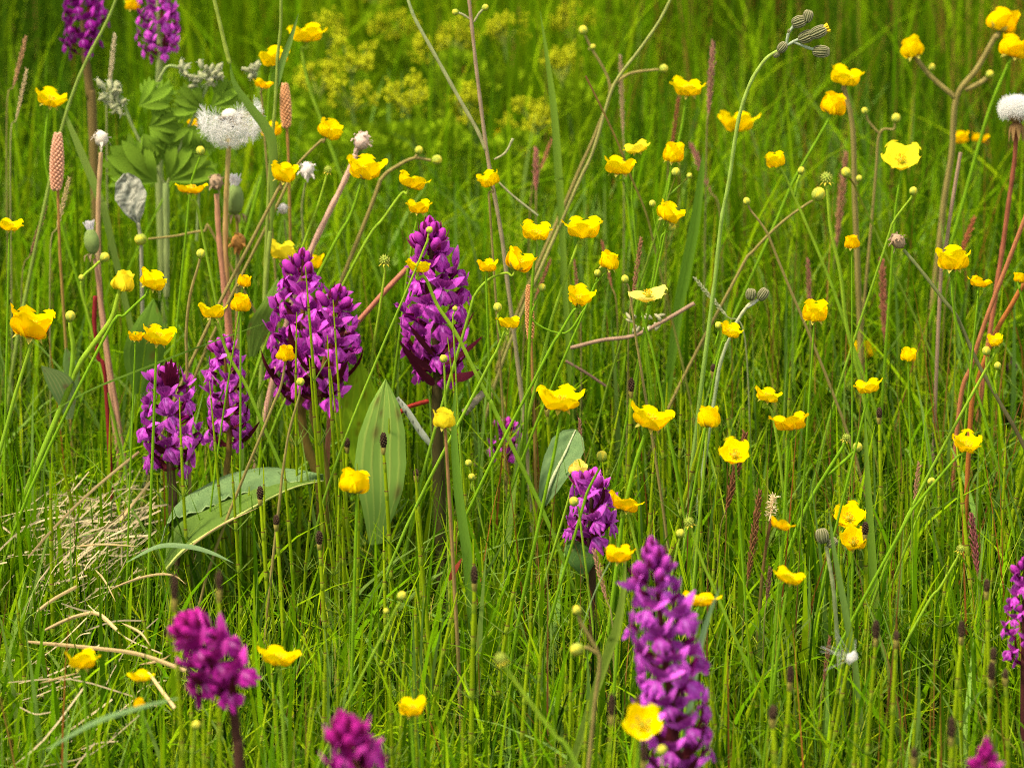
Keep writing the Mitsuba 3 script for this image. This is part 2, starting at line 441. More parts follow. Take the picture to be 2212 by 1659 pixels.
buttercup('buttercup behind a reddish grass head in the upper right centre', [(F_, 1487, 190, 78, 40, 8, 14, 'y', [(1482, 220), (1470, 290), (1455, 350)])], 'g', sw=6)
buttercup('buttercup crossed by the tall bent stem with dark clustered buds', [(F_, 1593, 263, 87, 34, 4, 10, 'y', [(1585, 300), (1575, 380)])], 'g', sw=6, Y=0.36)
buttercup('buttercup standing on a thick brownish stem above a globe-shaped one', [(F_, 1828, 166, 77, 36, 8, 10, 'y', [(1826, 200), (1842, 280), (1846, 420), (1850, 520)])], 'b', sw=12)
buttercup('globe-shaped buttercup on a long straight stem slanting down to the left', [('G', 1802, 226, 40, 2, 8, 4, 'o', [(1795, 250), (1755, 320), (1715, 390), (1680, 470)])], 'g', sw=6)
buttercup('forked brown-stemmed buttercup at the top right, one tall flower, one globe and small buds', [(F_, 2168, 42, 68, 12, 14, 4, 'o', [(2150, 80), (2110, 150), (2066, 212), (2056, 330), (2040, 430), (2030, 520)], (1,)), ('G', 1969, 102, 38, 2, -10, 6, 'y', [(1978, 125), (2010, 165), (2062, 210)]), ('B', 2012, 146, 20, 0, 20, 0, 'y', [(2003, 160)]), ('B', 2138, 161, 22, 0, 40, 0, 'y', [(2120, 178), (2085, 195)])], 'b', sw=13)
buttercup('orange buttercup with ragged petals at the right edge below the top corner one', [(F_, 2190, 103, 62, 18, 10, 6, 'o', [(2178, 140), (2140, 230), (2110, 330), (2085, 420)])], 'g', sw=8)
buttercup('fully open round buttercup facing the viewer at upper right', [(F_, 1946, 343, 90, 58, 4, 38, 'l', [(1945, 385), (1935, 450), (1930, 520)])], 'g', sw=6)
buttercup('small cup-shaped buttercup with a bud on a stem that joins a long pale stalk', [(F_, 1675, 347, 46, 26, -8, 10, 'y', [(1690, 370), (1740, 480), (1790, 600), (1822, 690)]), ('B', 1731, 369, 19, 0, 0, 0, 'y', [(1722, 395), (1716, 425)])], 'y', Y=0.13, sw=7)
buttercup('spiky green seed head with withered petals on a very long pale stalk at right', [('S', 1785, 385, 34, 0, 0, 0, 'y', [(1788, 420), (1795, 500), (1815, 590), (1828, 700), (1850, 790), (1868, 870)])], 'y', Y=0.12, sw=9)
buttercup('two round green buds on a thin brown forked stem right of the spiky seed head', [('B', 1828, 373, 27, 0, -10, 5, 'y', [(1845, 400), (1868, 450), (1900, 520)]), ('B', 1856, 386, 17, 0, 30, 0, 'y', [(1852, 405)])], 'd', Y=0.2, sw=5)
buttercup('yellowish round bud with a long bare stem slanting down to the left, at right', [('B', 1768, 420, 37, 0, 10, 5, 'y', [(1745, 440), (1690, 480), (1630, 540), (1590, 600)])], 'b', Y=0.15, sw=6)
buttercup('rounded cup-shaped buttercup with toothed rim at far right', [(F_, 2059, 560, 73, 24, 6, 8, 'y', [(2055, 590), (2062, 680), (2085, 760)])], 'g', sw=6)
buttercup('flat-topped wedge of a buttercup between reddish stems at the right', [(F_, 2116, 610, 52, 44, 0, 0, 'o', [(2113, 640), (2105, 720)])], 'g', sw=5)
buttercup('orange buttercup cut off by the right edge, beside a red stem', [(F_, 2206, 600, 38, 25, 0, 0, 'o', [(2206, 640)])], 'g', sw=5)
buttercup('barrel-shaped buttercup crossed by thin stems in the right half', [('G', 1760, 673, 52, 14, 2, 2, 'y', [(1758, 710), (1752, 800)])], 'g', sw=5)
buttercup('narrow orange buttercup half hidden behind pale grass, right of a long stalk', [('G', 1840, 523, 28, 6, 4, 0, 'o', [(1840, 560)])], 'g', sw=4)
buttercup('buttercup tipped to the right beside the silvery bud stem', [(F_, 1578, 714, 52, 34, 30, 14, 'y', [(1560, 740), (1548, 790), (1535, 860)]), ('B', 1552, 703, 20, 0, 0, 0, 'y', [(1552, 720), (1545, 745)])], 'g', sw=5)
buttercup('buttercup showing only in slices behind green stems, right of the middle', [(F_, 1860, 752, 54, 12, 0, 0, 'y', [(1858, 790)], (0,))], 'g', sw=4, Y=0.32)
buttercup('tiny upright buttercup with a white speck at right', [('G', 1963, 767, 27, 6, 10, 2, 'y', [(1962, 795)])], 'g', sw=4)
buttercup('shallow buttercup with a grass leaf crossing it at right', [(F_, 1875, 835, 70, 46, 2, 2, 'y', [(1872, 870), (1850, 960)])], 'g', sw=5)
buttercup('side-view buttercup on a long pale stem, upper of a close pair at right', [(F_, 1657, 854, 66, 44, 12, 2, 'y', [(1665, 885), (1680, 960), (1692, 1060), (1700, 1110)])], 'y', sw=7, Y=-0.02)
buttercup('wide buttercup with spread petals, lower one of a close pair at right', [(F_, 1707, 911, 92, 44, 6, 8, 'o', [(1703, 940), (1700, 1000), (1695, 1090)], ())], 'g', sw=6)
buttercup('big bright buttercup bowl at the right of the centre, stem slanting down to the left', [(F_, 1405, 902, 98, 38, 8, 14, 'y', [(1395, 935), (1370, 1010), (1345, 1120), (1335, 1200)])], 'g', sw=9)
buttercup('large buttercup above a dark horsetail tip near the centre', [(F_, 1211, 862, 98, 38, 6, 8, 'y', [(1212, 895), (1195, 990), (1175, 1080)])], 'g', sw=7)
buttercup('half-closed buttercup ball left of a dark grass spike', [('G', 1532, 900, 40, 2, 6, 4, 'y', [(1528, 930), (1520, 1020)]), ], 'y', sw=6)
buttercup('round buttercup facing the viewer behind a dark brown sedge spike', [(F_, 1587, 978, 70, 40, 0, 40, 'y', [(1590, 1020), (1595, 1090)])], 'g', sw=5)
buttercup('buttercup with two dark holes in its petals near the right edge', [(F_, 2089, 957, 68, 34, 10, 22, 'y', [(2070, 985), (2030, 1030), (1980, 1090), (1950, 1140)])], 'g', sw=6)
buttercup('wedge-shaped orange buttercup right of the small orchid', [(F_, 1350, 1087, 80, 44, 16, -2, 'o', [(1355, 1110), (1372, 1170), (1385, 1230)])], 'y', sw=7, Y=-0.2)
buttercup('orange buttercup behind the left side of the tall right orchid', [(F_, 1338, 1197, 70, 40, -8, 8, 'o', [(1345, 1230), (1340, 1300)])], 'g', sw=7)
buttercup('flat orange buttercup touching the right side of the tall right orchid', [(F_, 1516, 1296, 90, 60, 4, 4, 'o', [(1512, 1320), (1500, 1400)])], 'g', sw=7)
buttercup('small buttercup under a fluffy cream sedge head', [(F_, 1686, 1132, 58, 44, 26, 2, 'o', [(1690, 1155), (1685, 1220)])], 'g', sw=5)
buttercup('shallow buttercup with pale right petal below the fluffy sedge head', [(F_, 1705, 1246, 74, 50, 6, 10, 'y', [(1700, 1270), (1690, 1340)])], 'g', sw=6)
buttercup('upper buttercup of two overlapping open flowers at right', [(F_, 1832, 1115, 76, 48, -10, 42, 'y', [(1815, 1160), (1810, 1250)])], 'g', sw=6, Y=-0.14)
buttercup('lower buttercup of two overlapping open flowers at right', [(F_, 1844, 1167, 66, 36, 0, 36, 'y', [(1842, 1210), (1840, 1290)])], 'g', sw=6, Y=-0.165)
buttercup('tulip-shaped buttercup in front of the broad ribbed leaf', [(F_, 766, 1040, 58, 10, 4, 4, 'y', [(770, 1075), (768, 1180), (765, 1280)])], 'g', sw=7)
buttercup('yellow closed globe of a buttercup on a thin brownish stem right of the ribbed leaf', [('G', 960, 903, 36, 0, 0, 2, 'l', [(962, 930), (966, 1000), (972, 1100), (980, 1240)])], 'r', sw=8)
buttercup('open buttercup with one upright petal directly left of the orchid pair top', [(F_, 610, 541, 70, 36, -4, 22, 'l', [(618, 580), (600, 640)], (4,))], 'g', sw=6, Y=0.16)
buttercup('large buttercup with tall separate petals at the left edge', [(F_, 68, 699, 104, 28, 2, 8, 'o', [(66, 745), (40, 830), (20, 900)])], 'y', sw=8)
buttercup('side-on buttercup right of a round yellow bud on the left', [(F_, 329, 606, 64, 30, 14, -2, 'y', [(318, 635), (270, 680), (225, 730)]), ], 'g', sw=6)
buttercup('bowl-shaped buttercup whose stem runs down in front of the small orchid on the left', [(F_, 459, 672, 72, 42, 4, 6, 'y', [(468, 700), (495, 770), (530, 830), (556, 890)])], 'y', sw=8, Y=0.0)
buttercup('notched buttercup left of the small orchids with a pale petal sticking out', [(F_, 341, 724, 72, 34, 2, 6, 'y', [(338, 750), (335, 830)])], 'g', sw=6)
buttercup('little orange buttercup tucked behind the left of the notched one', [(F_, 294, 727, 36, 32, 0, 2, 'o', [(292, 750)])], 'g', sw=4)
buttercup('narrow orange buttercup half hidden between dandelion stalk and a green leaf', [('G', 521, 655, 36, 6, 4, 0, 'o', [(520, 690)])], 'g', sw=5)
buttercup('upper sliver of orange petals beside the dandelion stalk above the narrow one', [('G', 528, 607, 24, 6, 10, 0, 'o', [(522, 640)])], 'g', sw=4)
buttercup('buttercup in front of the tall middle orchid, its long stem crossing the orchid', [(F_, 905, 576, 56, 40, 12, 8, 'y', [(918, 600), (945, 660), (985, 720), (1020, 790), (1055, 860), (1075, 900)])], 'y', sw=9, Y=-0.03)
buttercup('flat buttercup cut by the left edge', [(F_, 22, 487, 62, 52, 2, 6, 'y', [(20, 510), (18, 600)])], 'g', sw=5)
buttercup('heart-shaped buttercup over straw at the lower left', [(F_, 175, 1422, 78, 32, -2, 10, 'y', [(180, 1450), (185, 1540)], (1,))], 'g', sw=7)
buttercup('small spread buttercup below the heart-shaped one at lower left', [(F_, 304, 1461, 66, 58, 0, 4, 'y', [(305, 1480), (310, 1560)])], 'g', sw=6)
buttercup('single orange petal of a faded buttercup in the lower left grass', [('G', 301, 1519, 19, 2, 6, 0, 'o', [(303, 1540)])], 'g', sw=4)
buttercup('wide shallow buttercup right of the leaning orchid at lower left', [(F_, 602, 1420, 100, 56, -2, 4, 'y', [(603, 1445), (610, 1540)])], 'y', sw=8)
buttercup('neat cup-shaped buttercup at the bottom left of the middle', [(F_, 889, 1528, 72, 40, 2, 6, 'y', [(888, 1555), (893, 1630)])], 'g', sw=7)
buttercup('open buttercup facing the viewer in front of the tall right orchid', [(F_, 1387, 1563, 88, 52, 0, 55, 'y', [(1380, 1610), (1375, 1660)])], 'g', sw=8, Y=-0.63)
buttercup('pair of small orange buttercup petals behind the thick brown stem at upper right', [(F_, 2074, 298, 40, 24, 0, 0, 'o', [(2074, 330)]), (F_, 2116, 298, 40, 34, 12, 0, 'o', [(2105, 330), (2080, 350)])], 'g', sw=4, Y=0.5)
buttercup('crumpled buttercup above a cream bud at the right edge', [(F_, 2150, 735, 40, 30, 0, 12, 'y', [(2145, 770)]), ('B', 2131, 758, 24, 0, 0, 4, 'y', [(2132, 800), (2150, 850)]), ('B', 2155, 790, 20, 0, 0, 0, 'y', [(2150, 820)])], 'y', sw=6)
buttercup('yellow buttercup almost hidden behind the tip of the orchid pair', [(F_, 676, 566, 44, 20, 6, 0, 'y', [(676, 600)])], 'g', sw=4, Y=0.2)
buttercup('orange buttercup touching the left side of the second top orchid', [(F_, 285, 10, 34, 20, 0, 0, 'o', [(288, 40)])], 'g', sw=4)
buttercup('small orange globe of a buttercup in front of the left orchid of the pair', [('G', 617, 763, 30, 2, -4, 20, 'o', [(615, 790), (605, 840), (580, 900)])], 'b', sw=6, Y=-0.06)
buttercup('blurred orange buttercup far back behind the branched brown stem', [('G', 1078, 293, 36, 30, 0, 4, 'o', [(1078, 330)])], 'g', sw=5, Y=0.9)
buttercup('yellow-green half-open bud left of the side-on buttercup on a thick branching stem', [('G', 266, 608, 36, 0, 14, 0, 'l', [(255, 640), (240, 690), (205, 740), (170, 790), (140, 860)]), ('B', 152, 683, 28, 0, 0, 0, 'y', [(152, 710), (158, 760), (150, 840)])], 'y', sw=12, Y=0.03)
buttercup('yellow-green bud pair on a thick pale stem at the left under a white tufted dandelion', [('B', 226, 556, 26, 0, 50, 0, 'y', [(205, 575), (175, 610), (190, 680), (205, 740)]), ('B', 176, 600, 16, 0, 0, 0, 'y', [(175, 612)])], 'y', sw=7, Y=0.1)
buttercup('crumpled pale yellow flower above the small orchid in the lower middle', [('G', 1250, 1014, 36, 10, 10, 10, 'p', [(1240, 1040), (1225, 1090)])], 'y', sw=6, Y=-0.12)
# buds and seed heads on stalks of their own
BUDLIST = [
    ('pale round bud with a smaller one on a purple forked stem in the upper middle', [('B', 1260, 66, 24, 0, -8, 4, 'y', [(1275, 100), (1318, 188), (1290, 280), (1255, 360), (1225, 430)]), ('B', 1280, 102, 16, 0, 50, 0, 'y', [(1272, 108)]), ('B', 1434, 149, 22, 0, 70, 0, 'y', [(1410, 152), (1360, 160), (1320, 188)])], 'b', 7, 0.3),
    ('round green bud left of the dandelion clock stalk', [('B', 433, 326, 24, 0, -20, 0, 'y', [(430, 345), (412, 400), (405, 470)])], 'g', 5, None),
    ('knobbly green bud on a straight stalk right of the small white flower head', [('S', 708, 367, 22, 0, 0, 0, 'y', [(704, 385), (685, 450), (655, 530)])], 'y', 6, None),
    ('pale green bud pointing left on a grey stalk by the thick green stem', [('B', 304, 517, 32, 0, -80, 0, 'y', [(335, 515), (380, 510), (440, 500), (468, 520)])], 'b', 6, 0.2),
    ('pale bud on a purplish stalk left of the twin dandelion stalks', [('B', 434, 548, 24, 0, 12, 0, 'y', [(428, 575), (410, 640), (402, 720), (404, 800)])], 'b', 7, None),
    ('little green bud in front of the upper part of the tall middle orchid', [('B', 928, 497, 18, 0, 10, 0, 'y', [(920, 530), (905, 565)])], 'y', 5, -0.035),
    ('tiny bud on a pale stalk before the right side of the tall middle orchid', [('B', 983, 667, 14, 0, 5, 0, 'y', [(978, 690), (982, 760)])], 'y', 4, -0.04),
    ('green bud at the foot of the tall middle orchid', [('B', 958, 775, 22, 0, 0, 0, 'y', [(960, 800), (962, 860)])], 'y', 5, -0.04),
    ('round yellow-green bud on a thin orange stalk below the orchid pair', [('B', 649, 825, 22, 0, 4, 0, 'y', [(645, 860), (625, 930), (612, 1010), (605, 1070)])], 'b', 6, -0.12),
    ('spiky seed head with drooping withered petals between the two big orchids', [('S', 831, 562, 30, 0, 0, 0, 'y', [(830, 600), (818, 680), (805, 760), (800, 830)])], 'y', 7, 0.04),
    ('half-open yellow bud with green sepals above the small orchid', [('B', 1300, 985, 29, 0, 4, 6, 'y', [(1296, 1010), (1270, 1060), (1255, 1110)])], 'g', 6, -0.17),
    ('green bud in front of the left side of the small orchid', [('B', 1240, 1083, 26, 0, -20, 6, 'y', [(1250, 1100), (1255, 1140)])], 'y', 5, -0.19),
    ('yellow bud right of the tip of the tall right orchid', [('B', 1470, 1152, 23, 0, 6, 4, 'y', [(1465, 1175), (1450, 1250)])], 'y', 5, -0.3),
    ('bristly seed head on a stalk falling to the right beside the tall right orchid', [('S', 1488, 1127, 28, 0, -20, 0, 'y', [(1495, 1150), (1520, 1220), (1555, 1300)])], 'y', 7, -0.25),
    ('yellow bud and seed head side by side on crossing stalks at right', [('S', 1828, 945, 24, 0, 20, 0, 'y', [(1818, 970), (1780, 1030), (1740, 1100), (1700, 1200)]), ('B', 1852, 966, 27, 0, 20, 6, 'y', [(1830, 990), (1790, 1025)])], 'g', 8, -0.05),
    ('forked stem with an upright and a yellow drooping bud, left of the tall right orchid', [('B', 1246, 1318, 25, 0, -6, 0, 'y', [(1255, 1345), (1290, 1405), (1295, 1440), (1285, 1520), (1275, 1620)]), ('B', 1247, 1402, 36, 0, -70, 0, 'y', [(1268, 1398), (1292, 1412)])], 'b', 9, -0.5),
    ('round green head on a long stalk slanting down to the right at the bottom', [('S', 1081, 1422, 34, 0, -30, 4, 'y', [(1092, 1442), (1140, 1510), (1200, 1590), (1245, 1650)])], 'y', 9, -0.62),
    ('closed green bud with a smaller one among bent grass in the lower middle', [('B', 868, 1287, 25, 0, 20, 0, 'y', [(860, 1310), (840, 1345)]), ('B', 834, 1320, 16, 0, 0, 0, 'y', [(838, 1340)])], 'y', 5, -0.4),
    ('lone round bud on a short bent stalk below the fully open round buttercup', [('B', 1973, 413, 22, 0, 10, 4, 'y', [(1965, 432), (1930, 480), (1910, 540)])], 'y', 5, None),
    ('green bud pair below the egg-shaped buttercup', [('B', 1460, 372, 23, 0, 0, 0, 'y', [(1455, 395), (1430, 470)]), ('B', 1489, 380, 15, 0, 30, 0, 'y', [(1475, 395), (1448, 420)])], 'd', 4, None),
    ('small pale bud on a brownish stem left of the long green leaf on the right', [('B', 1613, 435, 20, 0, -10, 0, 'y', [(1622, 455), (1655, 500), (1680, 560)])], 'b', 6, None),
    ('green bud beside a folded leaflet at the top right', [('B', 1936, 256, 25, 0, 10, 0, 'y', [(1930, 280), (1900, 290), (1890, 400)]), ('B', 1868, 240, 18, 0, -12, 0, 'y', [(1878, 265), (1900, 290)])], 'b', 6, 0.3),
    ('white-green bud with pointed bracts on an arched purple stem in the upper left middle', [('B', 944, 346, 26, 0, 80, 0, 'y', [(925, 346), (895, 342), (860, 358), (825, 386), (800, 450)]), ('B', 905, 325, 22, 0, 10, 0, 'y', [(897, 342)])], 'b', 8, 0.22),
    ('pale bud in the grass right of the centre, on a purplish stalk', [('B', 1350, 603, 21, 0, -10, 0, 'y', [(1360, 630), (1375, 740), (1385, 800)])], 'b', 6, None),
    ('pointed cream bud on a pale stem among the right-hand horsetails', [('B', 2012, 1040, 22, 0, 20, 0, 'y', [(2005, 1060), (1990, 1100), (1970, 1150)])], 'y', 5, -0.1),
    ('yellow bud in front of the foot of the tall right orchid', [('B', 1430, 1620, 28, 0, 0, 6, 'y', [(1430, 1645)])], 'y', 6, -0.66),
    ('small yellow bud at the lower left beside the leaning orchid stem', [('B', 424, 1566, 24, 0, 10, 0, 'y', [(420, 1590)])], 'y', 5, -0.55),
    ('two little pale buds close together right of the globe-shaped buttercup by the ribbed leaf', [('B', 1012, 1000, 19, 0, 0, 0, 'y', [(1018, 1030)]), ('B', 1019, 1030, 19, 0, 0, 0, 'y', [(1020, 1060)])], 'y', 4, -0.05),
    ('tuft-shaped yellow seed bud low on the right between horsetails', [('S', 2075, 1185, 24, 0, 20, 0, 'y', [(2065, 1210), (2030, 1270), (2000, 1310)])], 'y', 6, -0.2),
]
for lab, heads, st, sw, Yb in BUDLIST:
    buttercup(lab, heads, st, Yb, sw, cat='flower bud')

# ------------------------------------------------------------------ orchids
TONES = {'v': ((0.55, 0.065, 0.56), (0.19, 0.006, 0.14)), 'm': ((0.48, 0.025, 0.35), (0.22, 0.005, 0.10)), 'd': ((0.28, 0.012, 0.28), (0.11, 0.003, 0.08)),
         'l': ((0.58, 0.085, 0.64), (0.20, 0.008, 0.14))}
MAROON = (0.055, 0.006, 0.018)


def proto_floret(tone, seed):
    """unit floret facing +z, top +y: (hood, lip, sepal, mirrored sepal) as ply dicts"""
    g = np.random.default_rng(seed)
    col, dark = (np.array(c) for c in TONES[tone])
    col = np.clip(col * (0.72, 1.0, 1.22, 0.88, 1.12, 0.8)[seed % 10], 0, .8)
    hood = Mesh()
    for x in (-0.12, 0.0, 0.12):
        hood.lance([[x, 0.05, 0.02], [x * 1.4, 0.27, 0.10], [x * 0.6, 0.40, 0.22 + g.uniform(0, .08)]], 0.11, [1, 0, 0], dark, col * 0.85, bow=0.5, n=3)
    hood.tube(catmull([[0, 0, 0.03], [0, -0.10, -0.18], [0, -0.26, -0.34]], 3), [0.075, 0.07, 0.065, 0.06, 0.055, 0.05, 0.03], dark, dark * 1.2, sides=6)
    hood.tube([[0, 0.0, 0.0], [0, -0.06, -0.3]], [0.05, 0.06], MAROON, sides=5)
    lip = Mesh()
    s = np.linspace(0, 1, 9); t = np.linspace(-1, 1, 15)
    S_, T_ = np.meshgrid(s, t, indexing='ij')
    wd = 0.07 + 0.29 * np.sin(np.clip(S_ * 1.15, 0, 1) * math.pi / 2) ** 1.2
    wd = wd * np.where(S_ > 0.8, 1 - (S_ - 0.8) * 1.4, 1)
    length = 0.55 - 0.13 * (np.abs(T_) - 0.0) ** 2 + 0.10 * np.exp(-(T_ / 0.16) ** 2) - 0.20 * np.exp(-((np.abs(T_) - 0.40) / 0.11) ** 2) + .03 * np.sin(T_ * 17 + seed)
    V = np.stack([T_ * wd, 0.03 - S_ * length, 0.04 + 0.26 * S_ * (1 - 0.9 * S_) - 0.05 * T_ ** 2 * S_ + 0.05 * np.cos(T_ * 9.4) * S_ ** 2 + 0.06 * np.sin(T_ * 8 + g.uniform(0, 6)) * S_ ** 2], -1)
    pale = np.exp(-((T_ / 0.26) ** 2 + ((S_ - 0.30) / 0.2) ** 2))[..., None]
    mark = ((np.sin(T_ * 11 + S_ * 3 + seed) * np.sin(S_ * 14 + seed) > 0.35) & (S_ < 0.85))[..., None]
    C = col * (1 - 0.65 * pale) + np.array([0.62, 0.28, 0.66]) * 0.65 * pale
    C = np.where(mark, C * 0.3 + 0.6 * dark, C)
    C = np.where((S_ < 0.12)[..., None], np.array([0.05, 0.0, 0.05]), C)
    lip.grid(V, C)
    sep = []
    for sx in (-1, 1):
        m = Mesh()
        up = g.uniform(0.1, 0.3)
        m.lance([[sx * 0.05, 0.05, 0.0], [sx * 0.30, 0.18 + up * .6, 0.05], [sx * (0.62 + g.uniform(-.1, .07)), 0.28 + up * 1.2, 0.0 + g.uniform(-.12, .16)]], 0.135, [0.3, -0.8, 0.5 * sx], col * 0.75 + dark * 0.25, np.clip(col * 1.35 + .03, 0, .85), bow=0.3, n=3, peak=0.45, across=3)
        sep.append(m.done('orchid_petal'))
    return hood.done('orchid_petal'), lip.done('orchid_petal'), sep[0], sep[1]


FLORETS = {t: [proto_floret(t, 10 * i + k) for k in range(6)] for i, t in enumerate(TONES)}


def proto_orchid_bud(tone):
    m = Mesh(); col, dark = (np.array(c) for c in TONES[tone])
    m.blob([0, 0, 0.3], [0, 0.25, 1], 0.75, 0.2, dark, col * 0.9 + dark * 0.3, rings=5, sides=7)
    m.lance([[0, -0.05, 0], [0, -0.2, 0.3], [0, -0.1, 0.75]], 0.13, [1, 0, 0], np.array(MAROON) * 2, np.array(MAROON) * 1.5 + dark * 0.5, bow=-0.4, n=3)
    return m.done('orchid_petal')


OBUD = {t: proto_orchid_bud(t) for t in TONES}


def proto_bract(seed):
    g = np.random.default_rng(seed); m = Mesh()
    m.lance([[0, 0, 0], [0, 0.12, 0.45], [g.uniform(-.08, .08), 0.5, 0.85], [g.uniform(-.12, .12), 0.85, 1.02]], 0.14, [1, 0, 0], (0.10, 0.02, 0.02), MAROON, bow=-0.5, n=3, peak=0.32, across=3)
    return m.done('thin')


BRACTS = [proto_bract(k) for k in range(3)]


def orchid(label, apex, base, wpx, Y, n, tone, stem, size=0.36, bracts=8, bract_len=1.0, stem_col=((0.10, 0.05, 0.015), (0.14, 0.12, 0.03)), stem_w=18, taper=0.55, bud_from=0.84, seed=1, fill=0.0, group=None):
    key = thing('orchid', label, 'orchid', group)
    g = np.random.default_rng(seed)
    k = m_px(Y)
    A, B = at(*base, Y), at(*apex, Y)
    ax = norm(B - A); Lz = np.linalg.norm(B - A)
    F0 = frame(ax)
    e1, e2 = F0[:, 0], F0[:, 1]
    R = wpx * k / 2
    S = wpx * k * size
    see(min(apex[0], base[0]) - wpx / 2, apex[1], max(apex[0], base[0]) + wpx / 2, base[1], Y)
    m = Mesh()
    core = [at(*base, Y) * (1 - t) + B * t for t in np.linspace(0, 0.97, 6)]
    sp = [at(*q, Y) for q in stem]
    gp = np.array([sp[-1][0] + 0.004, Y, ground_z(sp[-1][0], Y) - 0.01])
    P = catmull(core[::-1] + sp + [gp], 4)
    r0 = stem_w * k / 2
    m.tube(P, np.concatenate([np.linspace(0.3, 0.8, 21) * r0, np.linspace(0.85, 1.15, len(P) - 21) * r0]), stem_col[0], stem_col[1], sides=8)
    part(key, 'stem', m, 'solid')
    for i in range(n):
        s = (i + 0.5) / n
        a = i * 2.39996 + g.uniform(-0.25, 0.25)
        o = e1 * math.cos(a) + e2 * math.sin(a)
        shape = 1.0 if s < 0.45 else 1 - (1 - taper) * ((s - 0.45) / 0.55) ** 1.3
        shape *= min(1.0, 0.72 + s * 1.6)
        c = A + ax * (s * Lz * 0.93) + o * max(R * shape * g.uniform(.80, 1.22) - S * 0.33, 0.004)
        tilt = 0.12 + g.uniform(-0.25, 0.3) + (0.5 * max(0, s - 0.6))
        fz = norm(o + ax * tilt + np.cross(ax, o) * g.uniform(-0.35, 0.35))
        fx = norm(np.cross(ax, fz) + ax * g.uniform(-.45, .45))
        fy = np.cross(fz, fx)
        F = np.stack([fx, fy, fz], 1)
        if s > bud_from:
            continue
        h, l, s1, s2 = FLORETS[tone][int(g.integers(6))]
        sc = S * g.uniform(0.8, 1.22) * (1.0 if s < 0.6 else 1 - 0.45 * (s - 0.6))
        fk = part(key, 'floret', placed(h, c, F, sc))
        part(fk, 'lip', placed(l, c, F, sc)); part(fk, 'sepal', placed(s1, c, F, sc)); part(fk, 'sepal', placed(s2, c, F, sc))
        if i < bracts or (i % 3 == 0 and s < .65):
            ba = A + ax * (s * Lz * 0.93 - S * 0.3)
            part(key, 'bract', placed(BRACTS[i % 3], ba, F, S * (bract_len if i < bracts else .85) * g.uniform(0.95, 1.25)))
    nb = 15 if bud_from < .92 else 7
    for i in range(nb):
        q = i / (nb - 1); s = bud_from - .03 + (1.0 - bud_from + .03) * q
        a = i * 2.39996; o = e1 * math.cos(a) + e2 * math.sin(a)
        d = norm(o * (1.0 - .85 * q) + ax * (.55 + 1.2 * q))
        fx = norm(np.cross(d, o + 1e-3 * ax)); fy = np.cross(d, fx)
        part(key, 'bud', placed(OBUD[tone], A + ax * (s * Lz * .97 - S * .12) + o * R * .22 * (1 - q), np.stack([fx, fy, d], 1), S * (.95 - .35 * q)), 'orchid_petal')
    return key


RS = ((0.16, 0.06, 0.015), (0.20, 0.17, 0.04))
orchid('taller left purple orchid of the big pair left of the middle', (654, 541), (655, 860), 150, 0.06, 34, 'v', [(652, 900), (662, 960), (690, 1040), (695, 1130)], 0.40, 10, 1.5, RS, 22, 0.55, 0.93, 3)
orchid('shorter right purple orchid of the big pair, above the ribbed leaf tips', (733, 622), (688, 850), 150, 0.03, 26, 'v', [(676, 890), (690, 950), (705, 1040), (700, 1140)], 0.40, 9, 1.5, RS, 20, 0.6, 0.92, 5)
c_or = None
b_or = orchid('tall purple orchid in the middle, wide dark bracts spreading at its foot', (928, 472), (946, 815), 158, 0.04, 36, 'v', [(944, 860), (946, 960), (950, 1080)], 0.40, 8, 1.2, ((0.05, 0.02, 0.012), (0.06, 0.06, 0.02)), 28, 0.5, 0.9, 7)
c_or = orchid('purple orchid with dark pointed top bracts, left of the small pair at left', (366, 792), (368, 1005), 152, 0.0, 24, 'l', [(370, 1030), (374, 1090), (376, 1130)], 0.40, 7, 1.1, ((0.06, 0.02, 0.02), (0.12, 0.08, 0.04)), 22, 0.62, 0.93, 11)
orchid('slim purple orchid, right one of the small pair at left, crossed by a thin stem', (484, 728), (495, 955), 112, 0.035, 22, 'l', [(494, 985), (490, 1060)], 0.44, 5, 1.2, ((0.17, 0.08, 0.02), (0.2, 0.15, 0.04)), 15, 0.6, 0.95, 13)
orchid('leaning magenta orchid on a dark maroon stem at lower left', (395, 1335), (500, 1490), 158, -0.62, 21, 'm', [(503, 1520), (512, 1600), (518, 1680)], 0.46, 6, 0.9, ((0.045, 0.006, 0.012), (0.06, 0.03, 0.02)), 24, 0.6, 0.9, 17)
orchid('pink-purple orchid cut off by the bottom edge, left of the middle', (737, 1545), (795, 1740), 160, -0.80, 22, 'm', [(800, 1780)], 0.48, 6, 0.9, RS, 22, 0.45, 0.78, 19)
orchid('tall purple orchid rising from the bottom edge right of the middle', (1406, 1160), (1468, 1670), 172, -0.56, 42, 'l', [(1472, 1720)], 0.40, 9, 1.1, ((0.05, 0.008, 0.015), (0.07, 0.02, 0.02)), 30, 0.6, 0.90, 23)
orchid('small loose purple orchid low in the middle, on a dark brown stem', (1280, 1028), (1275, 1165), 124, -0.14, 15, 'l', [(1277, 1200), (1280, 1260), (1280, 1310)], 0.52, 4, 0.8, ((0.05, 0.03, 0.015), (0.05, 0.03, 0.015)), 18, 0.8, 0.97, 29)
orchid('purple orchid cut by the right edge', (2213, 1205), (2212, 1430), 96, -0.3, 24, 'v', [(2212, 1470)], 0.42, 5, 1.0, ((0.05, 0.008, 0.015), (0.07, 0.02, 0.02)), 18, 0.7, 0.93, 31)
orchid('crimson tip of an orchid at the bottom right corner', (2132, 1598), (2120, 1760), 110, -0.78, 22, 'm', [(2120, 1790)], 0.42, 6, 0.9, RS, 18, 0.35, 0.70, 37)
